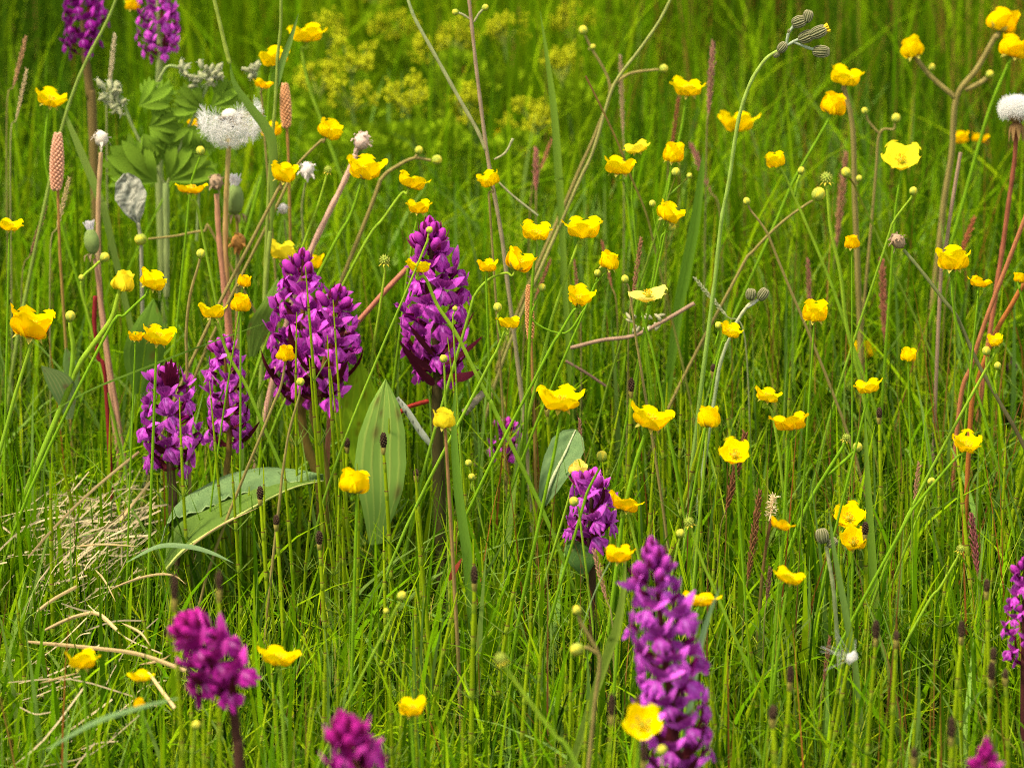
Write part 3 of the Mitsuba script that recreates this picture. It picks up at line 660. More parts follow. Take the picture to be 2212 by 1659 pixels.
orchid('dark purple orchid at the top left corner on a brownish stem', (172, -60), (183, 110), 102, 0.42, 30, 'd', [(188, 150), (196, 215), (200, 260)], 0.36, 5, 0.9, ((0.14, 0.09, 0.03), (0.15, 0.11, 0.04)), 20, 0.7, 0.96, 41)
orchid('purple orchid near the top left on a pale green stem', (338, -40), (346, 118), 100, 0.38, 28, 'v', [(344, 150), (343, 215), (340, 260)], 0.36, 4, 0.9, ((0.24, 0.28, 0.10), (0.22, 0.28, 0.09)), 17, 0.8, 0.97, 43)
orchid('small orchid mostly hidden behind grass stems near the centre', (1093, 912), (1098, 985), 84, 0.13, 9, 'v', [(1098, 1020)], 0.44, 3, 0.9, RS, 12, 0.7, 0.97, 47)
orchid('orchid almost hidden by stems at the right edge, with pinkish buds on top', (2188, 760), (2186, 925), 60, 0.40, 9, 'd', [(2182, 980)], 0.42, 4, 0.9, RS, 12, 0.6, 0.8, 53)


def leaf_thing(name, label, cat, P, w, side, col, col2, Y, bsdf='thin', **kw):
    key = thing(name, label, cat)
    m = Mesh(); m.lance([at(u, v, Y) + np.array([0, dy, 0]) for u, v, dy in P], w * m_px(Y), side, col, col2, **kw)
    part(key, 'blade', m, bsdf)
    for u, v, dy in P:
        see(u - w * .8, v - w * .8, u + w * .8, v + w * .8, Y)
    return key


for u, v, w in ((345, 800, 7), (358, 775, 7), (370, 768, 7), (380, 780, 7), (388, 805, 6)):
    m = Mesh(); m.lance([at(368, 850, -.004), at((u + 368) / 2, 815, -.01), at(u, v, -.012)], w * m_px(0), [1, .2, 0], (0.16, 0.012, 0.06), (0.10, 0.008, 0.03), bow=-.4, n=4, peak=.4); part(c_or, 'bract', m, 'thin')
# long dark bracts at the foot of the tall middle orchid
for pts, w in (([(938, 770), (905, 735), (882, 700)], 8), ([(935, 800), (890, 775), (860, 735)], 9), ([(955, 765), (995, 715), (1025, 672)], 10), ([(955, 790), (1005, 755), (1045, 724)], 9),
               ([(950, 815), (1000, 812), (1035, 798)], 11), ([(940, 830), (912, 812), (872, 760)], 11)):
    m = Mesh(); P = [at(u, v, 0.02 - 0.01 * i) for i, (u, v) in enumerate(pts)]
    m.lance(P, w * m_px(0.03), [0.2, 0.6, 0.8], (0.07, 0.012, 0.02), MAROON, bow=-0.5, n=4, peak=0.4)
    part(b_or, 'bract', m, 'thin')

# ------------------------------------------------------------------ broad leaves


def ribbed_leaf(label, P, wpx, Y, lean, col, vein, nv=5, seed=0):
    key = thing('leafy_plant', label, 'leaf')
    k = m_px(Y)
    C = catmull([at(u, v, Y) + np.array([0, dy, 0]) for u, v, dy in P], 10)
    n = len(C); t = np.linspace(0, 1, n)
    prof = np.interp(t, [0, .12, .3, .45, .62, .8, .92, 1.0], [0.25, 0.50, 0.86, 1.0, 0.90, 0.56, 0.24, 0.01])
    x = np.linspace(-1, 1, 41)
    sd = norm([1, lean, 0]); nr = np.cross(norm(C[-1] - C[0]), sd); nr = nr if nr @ FWD < 0 else -nr
    ribs = np.zeros((n, 41))
    vp = np.linspace(-0.72, 0.72, nv)
    for q in vp:
        ribs += np.exp(-((x[None] - q) / 0.035) ** 2)
    V = C[:, None] + (x[None] * prof[:, None] * wpx / 2 * k)[..., None] * sd + (((-0.18 * x[None] ** 2 + 0.16 * np.abs(x[None])) * wpx / 2 + ribs * 0.010 * wpx * prof[:, None]) * k)[..., None] * nr
    Cc = np.asarray(col) * (1 - 0.75 * ribs[..., None].clip(0, 1)) + np.asarray(vein) * 0.75 * ribs[..., None].clip(0, 1)
    q = np.random.default_rng(int(P[0][0]))
    for _ in range(5):                       # brown blemishes
        a, b, r = q.uniform(.2, .95), q.uniform(-.9, .9), q.uniform(.02, .05)
        w = np.exp(-(((t[:, None] - a) / r) ** 2 + ((x[None] - b) / (r * 4)) ** 2))[..., None] * .8
        Cc = Cc * (1 - w) + np.array((0.16, 0.11, 0.03)) * w
    m = Mesh(); m.grid(V, Cc)
    part(key, 'blade', m, 'thin')
    for u, v, dy in P:
        see(u - wpx * .5, v - wpx * .4, u + wpx * .5, v + wpx * .4, Y)
    return key


ribbed_leaf('large upright grey-green leaf with pale parallel ribs, in front of a darker one', [(812, 1175, -0.0), (822, 1080, 0), (822, 990, 0.004), (828, 900, 0.008), (832, 832, 0.012)], 116, -0.02, 0.25, (0.24, 0.41, 0.065), (0.46, 0.56, 0.17))
ribbed_leaf('bright green pointed leaf standing behind the grey-green ribbed leaf', [(775, 1010, 0), (775, 930, 0), (777, 860, 0.004), (775, 783, 0.01)], 100, 0.03, -0.2, (0.24, 0.42, 0.012), (0.34, 0.48, 0.04))

# arched glaucous leaf: two halves folded at the midrib
key = thing('leafy_plant', 'big arched grey-green leaf with a folded wavy edge and pale midrib, under the orchid pair', 'leaf')
Yl = -0.03
Q = lambda pts: catmull([at(u, v, Yl + dy) for u, v, dy in pts], 8)
crest = Q([(362, 1140, .03), (400, 1078, .035), (478, 1030, .04), (533, 1015, .04), (581, 1009, .038), (650, 1016, .03), (699, 1035, 0)])
margin = Q([(345, 1190, .01), (366, 1124, .008), (414, 1111, .006), (478, 1081, .006), (545, 1063, .005), (640, 1042, .002), (699, 1036, 0)])
rib = Q([(352, 1240, -.03), (395, 1190, -.035), (455, 1148, -.035), (525, 1107, -.03), (581, 1076, -.022), (640, 1050, -.01), (699, 1037, 0)])
back = Q([(355, 1180, .02), (385, 1110, .02), (440, 1085, .02), (500, 1060, .02), (555, 1045, .018), (640, 1036, .008), (699, 1036, .001)])
t = np.linspace(0, 1, 9)[None, :, None]
nn = len(crest); ii = np.arange(nn)
wav = (np.sin(ii * 1.3) * .0011 + np.sin(ii * 2.9 + 1) * .0009 + np.sin(ii * .5) * .0008)[:, None, None] * t ** 2 * np.array([0, -.5, 1.0]) * np.sin(np.linspace(.2, 3.1, nn))[:, None, None]
m = Mesh(); m.grid(crest[:, None] * (1 - t) + margin[:, None] * t + wav + np.sin(math.pi * t) * np.array([0, -.006, .005]), (0.2, 0.3, 0.12)); part(key, 'folded_half', m, 'glaucous', label='grey-green half folded over towards the viewer')
m = Mesh(); m.tube(margin + wav[:, -1] + np.array([0, -.0004, 0]), .00045, (0.24, 0.33, 0.14), sides=4); part(key, 'margin', m)
m = Mesh(); m.grid(back[:, None] * (1 - t) + rib[:, None] * t + np.sin(math.pi * t) * np.array([0, .004, 0]), (0.12, 0.21, 0.035)); part(key, 'inner_half', m, 'thin', label='greener half below the fold')
m = Mesh(); m.tube(rib + np.array([0, -.001, 0]), np.linspace(.0013, .0004, nn), (0.40, 0.46, 0.12), sides=5); part(key, 'midrib', m, 'solid', label='pale yellow-green midrib')
see(345, 1010, 700, 1190, Yl - .02)

key = thing('leafy_plant', 'oval grey-green leaf with a pale midrib beside the small orchid', 'leaf')
Yl = -0.02
C = catmull([at(1172, 1090, Yl), at(1195, 1030, Yl), at(1222, 975, Yl + .01), at(1243, 928, Yl + .02)], 8)
n = len(C); tt = np.linspace(0, 1, n)
prof = np.interp(tt, [0, .2, .5, .75, .92, 1], [0.25, 0.6, 0.95, 1.0, 0.6, 0.1])
x = np.linspace(-1, 1, 13)
V = C[:, None] + (x[None] * prof[:, None] * 38 * m_px(Yl))[..., None] * norm([0.92, -0.2, -0.3]) + ((np.abs(x)[None] * 0.35 * prof[:, None] + 0.05 * np.sin(x * 9)[None] * np.sin(tt * 17)[:, None]) * 38 * m_px(Yl))[..., None] * norm([0, -0.6, 0.4])
m = Mesh(); m.grid(V, (0.16, 0.25, 0.12)); part(key, 'blade', m, 'glaucous')
m = Mesh(); m.tube(C + np.array([0, -0.0008, 0]), np.linspace(0.0013, 0.0004, n), (0.42, 0.47, 0.25), sides=5); part(key, 'midrib', m, 'solid')
see(1170, 925, 1252, 1080, Yl)

ribbed_leaf('dark green rounded leaf low in front of the small orchid stem', [(1262, 1240, 0), (1258, 1215, 0), (1248, 1190, 0.004), (1235, 1175, 0.01)], 66, -0.15, 0.3, (0.06, 0.13, 0.03), (0.10, 0.19, 0.05), 3)
ribbed_leaf('ribbed pale-striped leaf bending among grass at the left', [(150, 905, 0), (140, 850, 0), (122, 800, -.01), (95, 768, -.02)], 62, 0.03, 0.4, (0.16, 0.26, 0.07), (0.36, 0.36, 0.20), 6)
ribbed_leaf('small upright leaf beside a forked bud stalk at the left', [(165, 850, 0), (158, 815, 0), (150, 780, 0), (142, 750, 0)], 36, 0.06, 0.4, (0.15, 0.26, 0.06), (0.22, 0.33, 0.10), 3)
ribbed_leaf('broad green leaf tucked behind the open buttercup left of the orchid pair', [(545, 770, 0), (560, 710, 0), (585, 660, 0), (600, 610, 0.01)], 62, 0.10, 0.3, (0.13, 0.23, 0.03), (0.19, 0.30, 0.05), 5)
ribbed_leaf('wide plain leaf standing in the grass left of the thick green stem', [(300, 850, 0), (310, 780, 0), (318, 715, 0), (330, 655, 0.01)], 96, 0.14, 0.3, (0.10, 0.20, 0.02), (0.14, 0.25, 0.04), 3)

# grey withered speckled leaf
key = thing('withered_leaf', 'whitish grey mottled dead leaf left of the thick green stem', 'leaf')
Yl = 0.2
C = catmull([at(298, 482, Yl), at(288, 450, Yl), at(281, 415, Yl + .005), at(272, 375, Yl + .01)], 8)
n = len(C); tt = np.linspace(0, 1, n); x = np.linspace(-1, 1, 11)
prof = np.interp(tt, [0, .2, .55, .85, 1], [0.1, 0.55, 1.0, 0.75, 0.15])
g = np.random.default_rng(5)
V = C[:, None] + (x[None] * prof[:, None] * 36 * m_px(Yl))[..., None] * norm([1, 0.3, 0.1]) + np.array([0, -0.004, 0.002]) * (np.abs(x)[None, :, None] * prof[:, None, None] + 0.4 * np.sin(x * 7)[None, :, None] * np.sin(tt * 15)[:, None, None])
Cc = np.where((g.random((n, 11, 1)) < 0.35), (0.16, 0.17, 0.12), (0.42, 0.43, 0.36))
m = Mesh(); m.grid(V, Cc); part(key, 'blade', m, 'thin')
m = Mesh(); m.tube(catmull([C[0], at(304, 520, Yl), at(306, 600, Yl), np.array([at(306, 600, Yl)[0], Yl, -0.01])], 5), 0.0012, (0.3, 0.3, 0.2)); part(key, 'stalk', m)
see(255, 370, 315, 485, Yl)

key = thing('withered_leaf', 'curled pale dead leaf with dark spots beside the ribbed leaf tip', 'leaf')
Yl = 0.0
C = catmull([at(858, 858, Yl), at(885, 895, Yl), at(908, 930, Yl), at(932, 962, Yl)], 8)
n = len(C); th = np.linspace(0.4, 4.2, 9); g = np.random.default_rng(9)
V = C[:, None] + 0.0021 * np.interp(np.linspace(0, 1, n), [0, .2, .8, 1], [.5, 1, 1, .6])[:, None, None] * (np.cos(th)[None, :, None] * norm([0.7, 0, 0.7]) + np.sin(th)[None, :, None] * np.array([0, -1, 0.0]))
Cc = np.where(g.random((n, 9, 1)) < 0.10, (0.06, 0.06, 0.05), (0.46, 0.50, 0.40))
m = Mesh(); m.grid(V, Cc); part(key, 'blade', m, 'thin'); see(860, 860, 930, 960, Yl)

key = thing('dead_twig', 'grey speckled dead twig right of the tall middle orchid stem', 'twig')
m = Mesh(); P = catmull([at(1003, 892, 0.02), at(1022, 872, 0.02), at(1043, 850, 0.025)], 8); m.tube(P, 0.0021 + 0.0003 * np.sin(np.arange(len(P)) * 2.1), (0.20, 0.17, 0.11), (0.24, 0.21, 0.15), sides=8); part(key, 'twig', m); see(1000, 850, 1045, 895, 0.02)
key = thing('red_weed', 'short curved red stem behind the curled pale leaf', 'stem')
m = Mesh(); m.tube(catmull([at(862, 892, 0.02), at(885, 878, 0.02), at(925, 866, 0.025)], 8), 0.0014, (0.26, 0.03, 0.02)); part(key, 'stem', m); see(868, 862, 925, 890, 0.02)
key = thing('red_weed', 'small rusty red shred caught on a stalk below the yellow globe', 'stem')
m = Mesh(); m.lance([at(970, 1255, -0.15), at(982, 1232, -0.15), at(998, 1205, -0.145)], 6 * m_px(-.15), [1, 0, 0], (0.28, 0.05, 0.03), (0.2, 0.04, 0.02)); part(key, 'shred', m, 'thin')
for lab, P, w, c in (('fallen pink-brown stem lying slantwise right of the centre, with a small dried flower cluster', [(1232, 752), (1300, 735), (1370, 725), (1440, 690), (1500, 655)], 9, (0.30, 0.20, 0.13)),
                     ('reddish stem leaning out from behind the tall middle orchid to the left', [(884, 575), (845, 615), (800, 665), (760, 715), (720, 800)], 12, (0.42, 0.17, 0.10)),
                     ('short purplish stem piece lying in grass right of the centre', [(1222, 780), (1265, 805), (1310, 835)], 6, (0.2, 0.12, 0.09)),
                     ('thick coral-red stem slanting up to the right edge, the upper one', [(2230, 430), (2180, 560), (2130, 690), (2098, 790), (2070, 900)], 10, (0.36, 0.14, 0.06)),
                     ('thick orange-red stem slanting up to the right edge, the lower one', [(2240, 560), (2190, 650), (2150, 720), (2110, 830), (2095, 930)], 11, (0.34, 0.12, 0.03)),
                     ('thin crimson stem crossing grass at the left, beside a pink dandelion stalk', [(206, 640), (204, 700), (212, 770), (230, 850)], 10, (0.20, 0.02, 0.02)),
                     ('light brown thick stem behind the shallow-topped flowers at the upper right, standing alone', [(2075, 330), (2060, 420), (2045, 520), (2030, 640)], 8, (0.32, 0.22, 0.14))):
    key = thing('bare_stem', lab, 'stem'); Yl = {1232: 0.1, 884: 0.08, 206: 0.1, 2230: 0.1, 2240: 0.02}.get(P[0][0], 0.15)
    pts = [at(u, v, Yl) for u, v in P]
    if P[0][0] > 2000 or P[0][0] in (884, 206):
        pts.append(np.array([2 * pts[-1][0] - pts[-2][0], Yl, -0.01]))
    m = Mesh(); m.tube(catmull(pts, 6), w * m_px(Yl) / 2, c, sides=7); part(key, 'stem', m)
    if P[0][0] == 1232:
        for k in range(14):
            q = np.random.default_rng(k); p = at(1372 + q.uniform(-22, 60), 705 + q.uniform(-32, 8), Yl)
            b = Mesh(); b.blob(p, q.normal(0, 1, 3), 0.0055, 0.0011, np.array((0.30, 0.30, 0.15)) * q.uniform(.5, 1.3), (0.42, 0.40, 0.25), rings=3, sides=5); part(key, 'dried_flower', b)
    for u, v in P[:4] if P[0][0] < 2000 else P[1:3]:
        see(u - 12, v - 20, u + 12, v + 20, Yl)

# ------------------------------------------------------------------ dandelions
PINK, PINK2, BEIGE = (0.45, 0.24, 0.17), (0.46, 0.16, 0.08), (0.42, 0.29, 0.13)


def stalk(key, P, w, c, c2, Y, ground=True, name='stalk'):
    pts = [at(u, v, Y) for u, v in P]
    if ground:
        l, pr = pts[-1], pts[-2]
        lean = np.clip((l - pr)[0] / max(abs((l - pr)[2]), 1e-3), -.5, .5)
        pts += [np.array([l[0] + lean * l[2] * .45, Y, l[2] * .5]), np.array([l[0] + lean * l[2] * .7, Y, -0.01])]
    m = Mesh(); C = catmull(pts, 6); k = m_px(Y)
    m.tube(C, np.linspace(w * 0.42, w * 0.55, len(C)) * k * (1 + .07 * np.sin(np.arange(len(C)) * 1.3 + P[0][0]) + .05 * np.sin(np.arange(len(C)) * 2.9)), c, c2, sides=8)
    for u, v in P[:-1]:
        see(u - 8, v - 30, u + 8, v + 30, Y)
    return part(key, name, m)


def proto_seed():
    m = Mesh()
    m.blob([0, 0, 0.12], [0, 0, 1], 0.26, 0.035, (0.22, 0.16, 0.07), rings=3, sides=5)
    m.tube([[0, 0, 0.24], [0, 0, 0.66]], 0.012, (0.55, 0.5, 0.38), sides=3)
    g = np.random.default_rng(4)
    for k in range(20):
        a = k * 2.4; e = g.uniform(0.75, 1.35)
        d = np.array([math.cos(a) * math.sin(e), math.sin(a) * math.sin(e), math.cos(e) * 0.8])
        m.tube([[0, 0, 0.66], np.array([0, 0, 0.66]) + d * g.uniform(.30, .46)], [0.0075, 0.0045], (0.85, 0.85, 0.83), sides=3, cap=False)
    return m.done('fluff')


SEED = proto_seed()
key = thing('dandelion_clock', 'half-blown fluffy white dandelion seed head on a long beige stalk at upper left', 'dandelion')
Yd = 0.2; kd = m_px(Yd); c0 = at(497, 256, Yd)
m = Mesh(); m.blob(c0 + UP * 0.002, UP, 0.0075, 0.0052, (0.40, 0.33, 0.22), (0.78, 0.76, 0.66), rings=6, sides=10); part(key, 'receptacle', m)
g = np.random.default_rng(12)
for k in range(70):
    while True:
        d = norm(g.normal(0, 1, 3)); up = d @ UP
        if up < 0.42 and (up < 0.1 or g.random() < 0.4):
            break
    part(key, 'seed', placed(SEED, c0 + d * 0.003, frame(d), 74 * kd * g.uniform(0.9, 1.03) / (1.0 if d @ UP > -0.5 else 1.15)), 'fluff')
stalk(key, [(495, 300), (490, 400), (487, 500), (490, 600), (496, 700)], 13, (0.42, 0.34, 0.14), PINK2, Yd)
see(425, 215, 565, 325, Yd)

key = thing('dandelion_clock', 'dense round white dandelion clock cut by the right edge, brown bracts beneath', 'dandelion')
c0 = at(2196, 238, Yd)
m = Mesh(); m.blob(c0 - UP * 0.002, UP, 0.012, 0.006, (0.2, 0.12, 0.05), rings=5, sides=8); part(key, 'receptacle', m)
for k in range(150):
    y = 1 - 1.25 * (k + .5) / 150; a = k * 2.4; q = math.sqrt(max(0, 1 - y * y))
    d = norm(q * math.cos(a) * RIGHT + q * math.sin(a) * FWD + y * UP)
    F = frame(d)
    part(key, 'seed', placed(SEED, c0, F @ np.diag([1.2, 1.2, 1]), (45 if abs(y) < .5 else 36) * kd * g.uniform(.95, 1.05)), 'fluff')
for k in range(9):
    a = k * 0.7; o = RIGHT * math.cos(a) + FWD * math.sin(a); b = Mesh()
    b.lance([c0 - UP * .006, c0 - UP * .010 + o * .004, c0 - UP * .019 + o * .005], 0.0016, np.cross(o, UP), (0.16, 0.07, 0.03), (0.3, 0.2, 0.08), n=3); part(key, 'bract', b, 'thin')
stalk(key, [(2196, 262), (2192, 340), (2180, 430), (2165, 540), (2150, 640)], 11, (0.20, 0.06, 0.03), (0.42, 0.15, 0.08), Yd)
see(2140, 200, 2212, 280, Yd)


def spent(label, u, v, w, kind, pts, sw, c, c2, Y, phi=0):
    """closed or withered dandelion head"""
    key = thing('spent_dandelion', label, 'dandelion'); k = m_px(Y); g = np.random.default_rng(int(u))
    ax = axis_of(phi, 8); p = at(u, v, Y)
    if kind == 'closed':
        m = Mesh(); m.blob(p - ax * w * k * 0.95, ax, w * k * 1.9, w * k * 0.55, (0.14, 0.20, 0.05), (0.18, 0.26, 0.08), rings=7, sides=12); part(key, 'involucre', m)
        m = Mesh()
        for q in range(90):
            o = norm(g.normal(0, 1, 3)); o -= ax * (o @ ax)
            a = p - ax * w * k * 0.15 + o * w * k * g.uniform(.0, .25)
            m.tube([a, a + ax * w * k * g.uniform(.35, .75) + o * w * k * g.uniform(0.0, .28)], [w * k * .045, w * k * .03], (0.82, 0.80, 0.80), sides=4)
        part(key, 'tuft', m, 'fluff', kind='stuff')
        for q in range(9):
            a = q * .7; o = norm(np.cross(ax, [math.cos(a), math.sin(a), .3])); b = p - ax * w * k * 1.8 + o * w * k * .35
            m = Mesh(); m.lance([b, b + o * w * k * .35 - ax * w * k * .1, b + o * w * k * .45 - ax * w * k * .55], w * k * .1, np.cross(o, ax), (0.22, 0.2, 0.08), (0.3, 0.2, 0.12), n=3); part(key, 'bract', m, 'thin')
    else:
        cc = {'knob': (0.62, 0.56, 0.46), 'brown': (0.34, 0.24, 0.15), 'orange': (0.42, 0.20, 0.05), 'pinkish': (0.58, 0.44, 0.36), 'white': (0.7, 0.64, 0.58)}[kind]
        m = Mesh(); m.blob(p, ax, w * k * .95, w * k * .42, np.array(cc) * .7, cc, rings=6, sides=10, rough=w * k * .02, seed=int(v)); part(key, 'receptacle', m)
        for q in range(22):
            o = norm(g.normal(0, 1, 3) + ax * .3); b = p + o * w * k * .3
            m = Mesh(); m.lance([b, b + o * w * k * .22, b + o * w * k * .36 - UP * w * k * g.uniform(.0, .25)], w * k * .1, np.cross(o, ax), np.array(cc) * g.uniform(.5, 1.1), np.array(cc) * g.uniform(.7, 1.3), n=3); part(key, 'shrivelled_floret', m, 'thin')
    see(u - w / 2, v - w / 2, u + w / 2, v + w, Y)
    stalk(key, pts, sw, c, c2, Y)
    return key


spent('spent dandelion head with a whitish cap on a straight pinkish stalk at the left', 219, 300, 36, 'knob', [(218, 330), (213, 420), (212, 520), (216, 640), (230, 760)], 12, BEIGE, PINK, 0.17)
spent('crumpled brownish spent dandelion head at the top of the pink stalk crossing the clock stalk', 467, 394, 36, 'brown', [(468, 420), (472, 500), (482, 600), (494, 720)], 14, PINK, PINK2, 0.19, -6)
spent('closed dandelion head with a white tuft right of the clock stalk', 507, 397, 36, 'closed', [(512, 470), (514, 560), (512, 700)], 9, (0.2, 0.16, 0.06), PINK2, 0.21)
spent('closed dandelion head with small white tuft, far left, on a leaning pink stalk', 194, 494, 30, 'closed', [(205, 560), (220, 660), (236, 780), (252, 880)], 10, (0.36, 0.2, 0.12), PINK, 0.15, -8)
spent('withered orange-brown dandelion head hanging right of the twin stalks', 515, 523, 40, 'orange', [(513, 545), (512, 600), (515, 700)], 9, (0.2, 0.2, 0.07), (0.2, 0.2, 0.06), 0.2)
spent('pale pinkish spent dandelion head on the thick pink stalk slanting down left', 781, 306, 42, 'pinkish', [(768, 335), (740, 400), (705, 470), (670, 545), (640, 620), (620, 700)], 14, (0.52, 0.34, 0.27), (0.5, 0.27, 0.2), 0.16, 20)
spent('small whitish withered flower head right of an orange-yellow buttercup', 664, 368, 38, 'white', [(660, 395), (652, 450), (655, 520)], 6, (0.2, 0.24, 0.08), (0.16, 0.2, 0.05), 0.2)
spent('small white withered head below the upright leaf near the top of the orchid pair', 612, 452, 24, 'white', [(614, 475), (618, 520)], 4, (0.2, 0.24, 0.08), (0.16, 0.2, 0.05), 0.22)
spent('grey-brown withered head leaning left on a long thin dark stem at right', 1940, 522, 36, 'brown', [(1952, 540), (1990, 585), (2040, 650), (2070, 690), (2110, 780), (2160, 870), (2215, 970)], 9, (0.20, 0.24, 0.08), (0.07, 0.03, 0.025), 0.0, -40)


# ------------------------------------------------------------------ plantain spikes
def spike(label, u, v, w, h, pts, col, Y, phi=2):
    key = thing('plantain_spike', label, 'plantain'); k = m_px(Y); g = np.random.default_rng(int(u)); ax = axis_of(phi, 5)
    p = at(u, v, Y); L = h * k; R = w * k / 2; e = frame(ax)
    m = Mesh(); m.blob(p, ax, L, R * .75, np.array(col) * .6, rings=7, sides=9, p=.6); part(key, 'core', m)
    n = int(h * 1.5)
    m = Mesh()
    for q in range(n):
        s = (q + .5) / n; a = q * 2.39996
        o = e[:, 0] * math.cos(a) + e[:, 1] * math.sin(a)
        r = R * (math.sin(math.pi * (0.06 + .9 * s)) ** .45) * (1.0 - .25 * s)
        b = p + ax * L * (s - .5) + o * r * .78
        m.blob(b, norm(o + ax * .5), R * .62, R * .20, np.array(col) * g.uniform(.7, 1.0), np.clip(np.array(col) * g.uniform(1.1, 1.6) + .08, 0, .85), rings=3, sides=5)
    part(key, 'florets', m, 'solid', kind='stuff')
    see(u - w / 2, v - h / 2, u + w / 2, v + h / 2, Y)
    stalk(key, pts, 7, (0.36, 0.17, 0.05), (0.22, 0.2, 0.05), Y)


spike('pinkish plantain spike at the far left, upper part of a straight stalk', 123, 350, 34, 122, [(125, 412), (127, 480), (130, 560), (138, 680)], (0.50, 0.25, 0.15), 0.18)
spike('slender rusty plantain spike right of the dandelion clock', 617, 229, 28, 94, [(620, 276), (623, 340), (625, 420)], (0.50, 0.24, 0.10), 0.25, -2)
spike('orange plantain spike low beside a shallow buttercup in the centre', 1144, 675, 22, 118, [(1148, 735), (1150, 800)], (0.52, 0.24, 0.08), 0.04, -2)

# ------------------------------------------------------------------ hawkweed bud clusters
key = thing('hawkweed', 'tall bent hairy stem with clustered dark striped buds, one showing yellow, at upper right', 'hawkweed')
Yh = 0.02; kh = m_px(Yh)
stalk(key, [(1690, 105), (1655, 128), (1622, 178), (1600, 240), (1588, 300), (1575, 390), (1558, 480), (1545, 600), (1532, 700)], 9, (0.27, 0.37, 0.11), (0.20, 0.34, 0.015), Yh, name='stem')
for P in ([(1690, 105), (1712, 92), (1742, 78)], [(1698, 100), (1704, 72), (1722, 50), (1728, 47)], [(1724, 50), (1738, 42), (1746, 36)], [(1716, 92), (1745, 104), (1765, 110)], [(1735, 80), (1755, 72), (1768, 70)]):
    stalk(key, P, 7, (0.30, 0.36, 0.24), (0.30, 0.36, 0.24), Yh, False, 'branch')


def hawk_bud(key, u, v, w, h, phi, Y, tip=None):
    k = m_px(Y); p = at(u, v, Y); ax = axis_of(phi, 4); e = frame(ax)
    m = Mesh(); m.blob(p, ax, h * k, w * k * .46, (0.10, 0.12, 0.04), (0.13, 0.14, 0.06), rings=8, sides=12, p=.8)
    for q in range(14):
        a = q * .45; o = e[:, 0] * math.cos(a) + e[:, 1] * math.sin(a)
        th = np.linspace(.25, 2.7, 7)
        P = [p - ax * math.cos(x) * h * k * .5 + o * w * k * .49 * math.sin(x) ** .8 for x in th]
        m.tube(P, w * k * .045, (0.24, 0.25, 0.13) if q % 2 else (0.06, 0.07, 0.03), (0.30, 0.28, 0.16), sides=4)
    b = part(key, 'bud', m)
    if tip:
        t = Mesh()
        for q in range(16):
            a = q * 2.4; o = (e[:, 0] * math.cos(a) + e[:, 1] * math.sin(a)) * math.sqrt(q / 16)
            s = p + ax * h * k * .3 + o * w * k * .3
            t.tube([s, s + ax * h * k * .32 + o * w * k * .1], [w * k * .07, w * k * .05], tip, sides=4)
        part(b, 'ray_florets', t, 'solid', label='yellow florets emerging from the bud tip', kind='stuff')
    see(u - w / 2, v - h / 2, u + w / 2, v + h / 2, Y)


for a in ((1690, 103, 20, 26, 40), (1726, 48, 26, 32, 70), (1745, 36, 22, 28, 15), (1742, 80, 26, 36, 65), (1768, 70, 26, 40, 65, Yh - .01, (0.8, 0.55, 0.02)), (1774, 112, 26, 38, 92), (1705, 68, 8, 10, 30), (1677, 118, 13, 16, 40)):
    hawk_bud(key, *(a if len(a) > 5 else a + (Yh,)))
key = thing('hawkweed', 'silvery stem with a pair of grey striped buds, right of the centre', 'hawkweed')
stalk(key, [(1630, 648), (1612, 665), (1595, 690), (1575, 730), (1555, 790), (1545, 850)], 8, (0.46, 0.46, 0.36), (0.19, 0.29, 0.03), 0.05, name='stem')
stalk(key, [(1645, 642), (1628, 655), (1614, 664)], 7, (0.5, 0.5, 0.42), (0.5, 0.5, 0.42), 0.05, False, 'branch')
hawk_bud(key, 1622, 636, 22, 26, 5, 0.05); hawk_bud(key, 1648, 636, 22, 30, 35, 0.05)
key = thing('hawkweed', 'woolly grey stem with dark buds beside the two overlapping buttercups', 'hawkweed')
stalk(key, [(1785, 1180), (1792, 1220), (1800, 1270), (1806, 1340), (1812, 1420)], 10, (0.30, 0.33, 0.20), (0.2, 0.29, 0.06), -0.2, name='stem')
hawk_bud(key, 1776, 1157, 28, 34, -10, -0.2); hawk_bud(key, 1798, 1172, 20, 26, 50, -0.2)
key = thing('fluffy_sedge', 'fluffy cream sedge head on a dark stem, right of a brown spike', 'sedge')
g = np.random.default_rng(3); m = Mesh(); ks = m_px(-.1)
for q in range(90):
    s = g.uniform(0, 1); b = at(1672 - 10 * s, 1120 - 45 * (1 - s), -.1); o = norm(g.normal(0, 1, 3) + UP * .6)
    m.tube([b, b + o * 18 * ks * g.uniform(.5, 1)], [1.4 * ks, .9 * ks], (0.85, 0.74, 0.48), sides=3)
part(key, 'anthers', m, 'fluff', kind='stuff')
stalk(key, [(1666, 1120), (1655, 1180), (1645, 1260), (1640, 1340)], 8, (0.16, 0.07, 0.03), (0.15, 0.18, 0.04), -.1, name='stem')
see(1650, 1070, 1690, 1130, -.1)

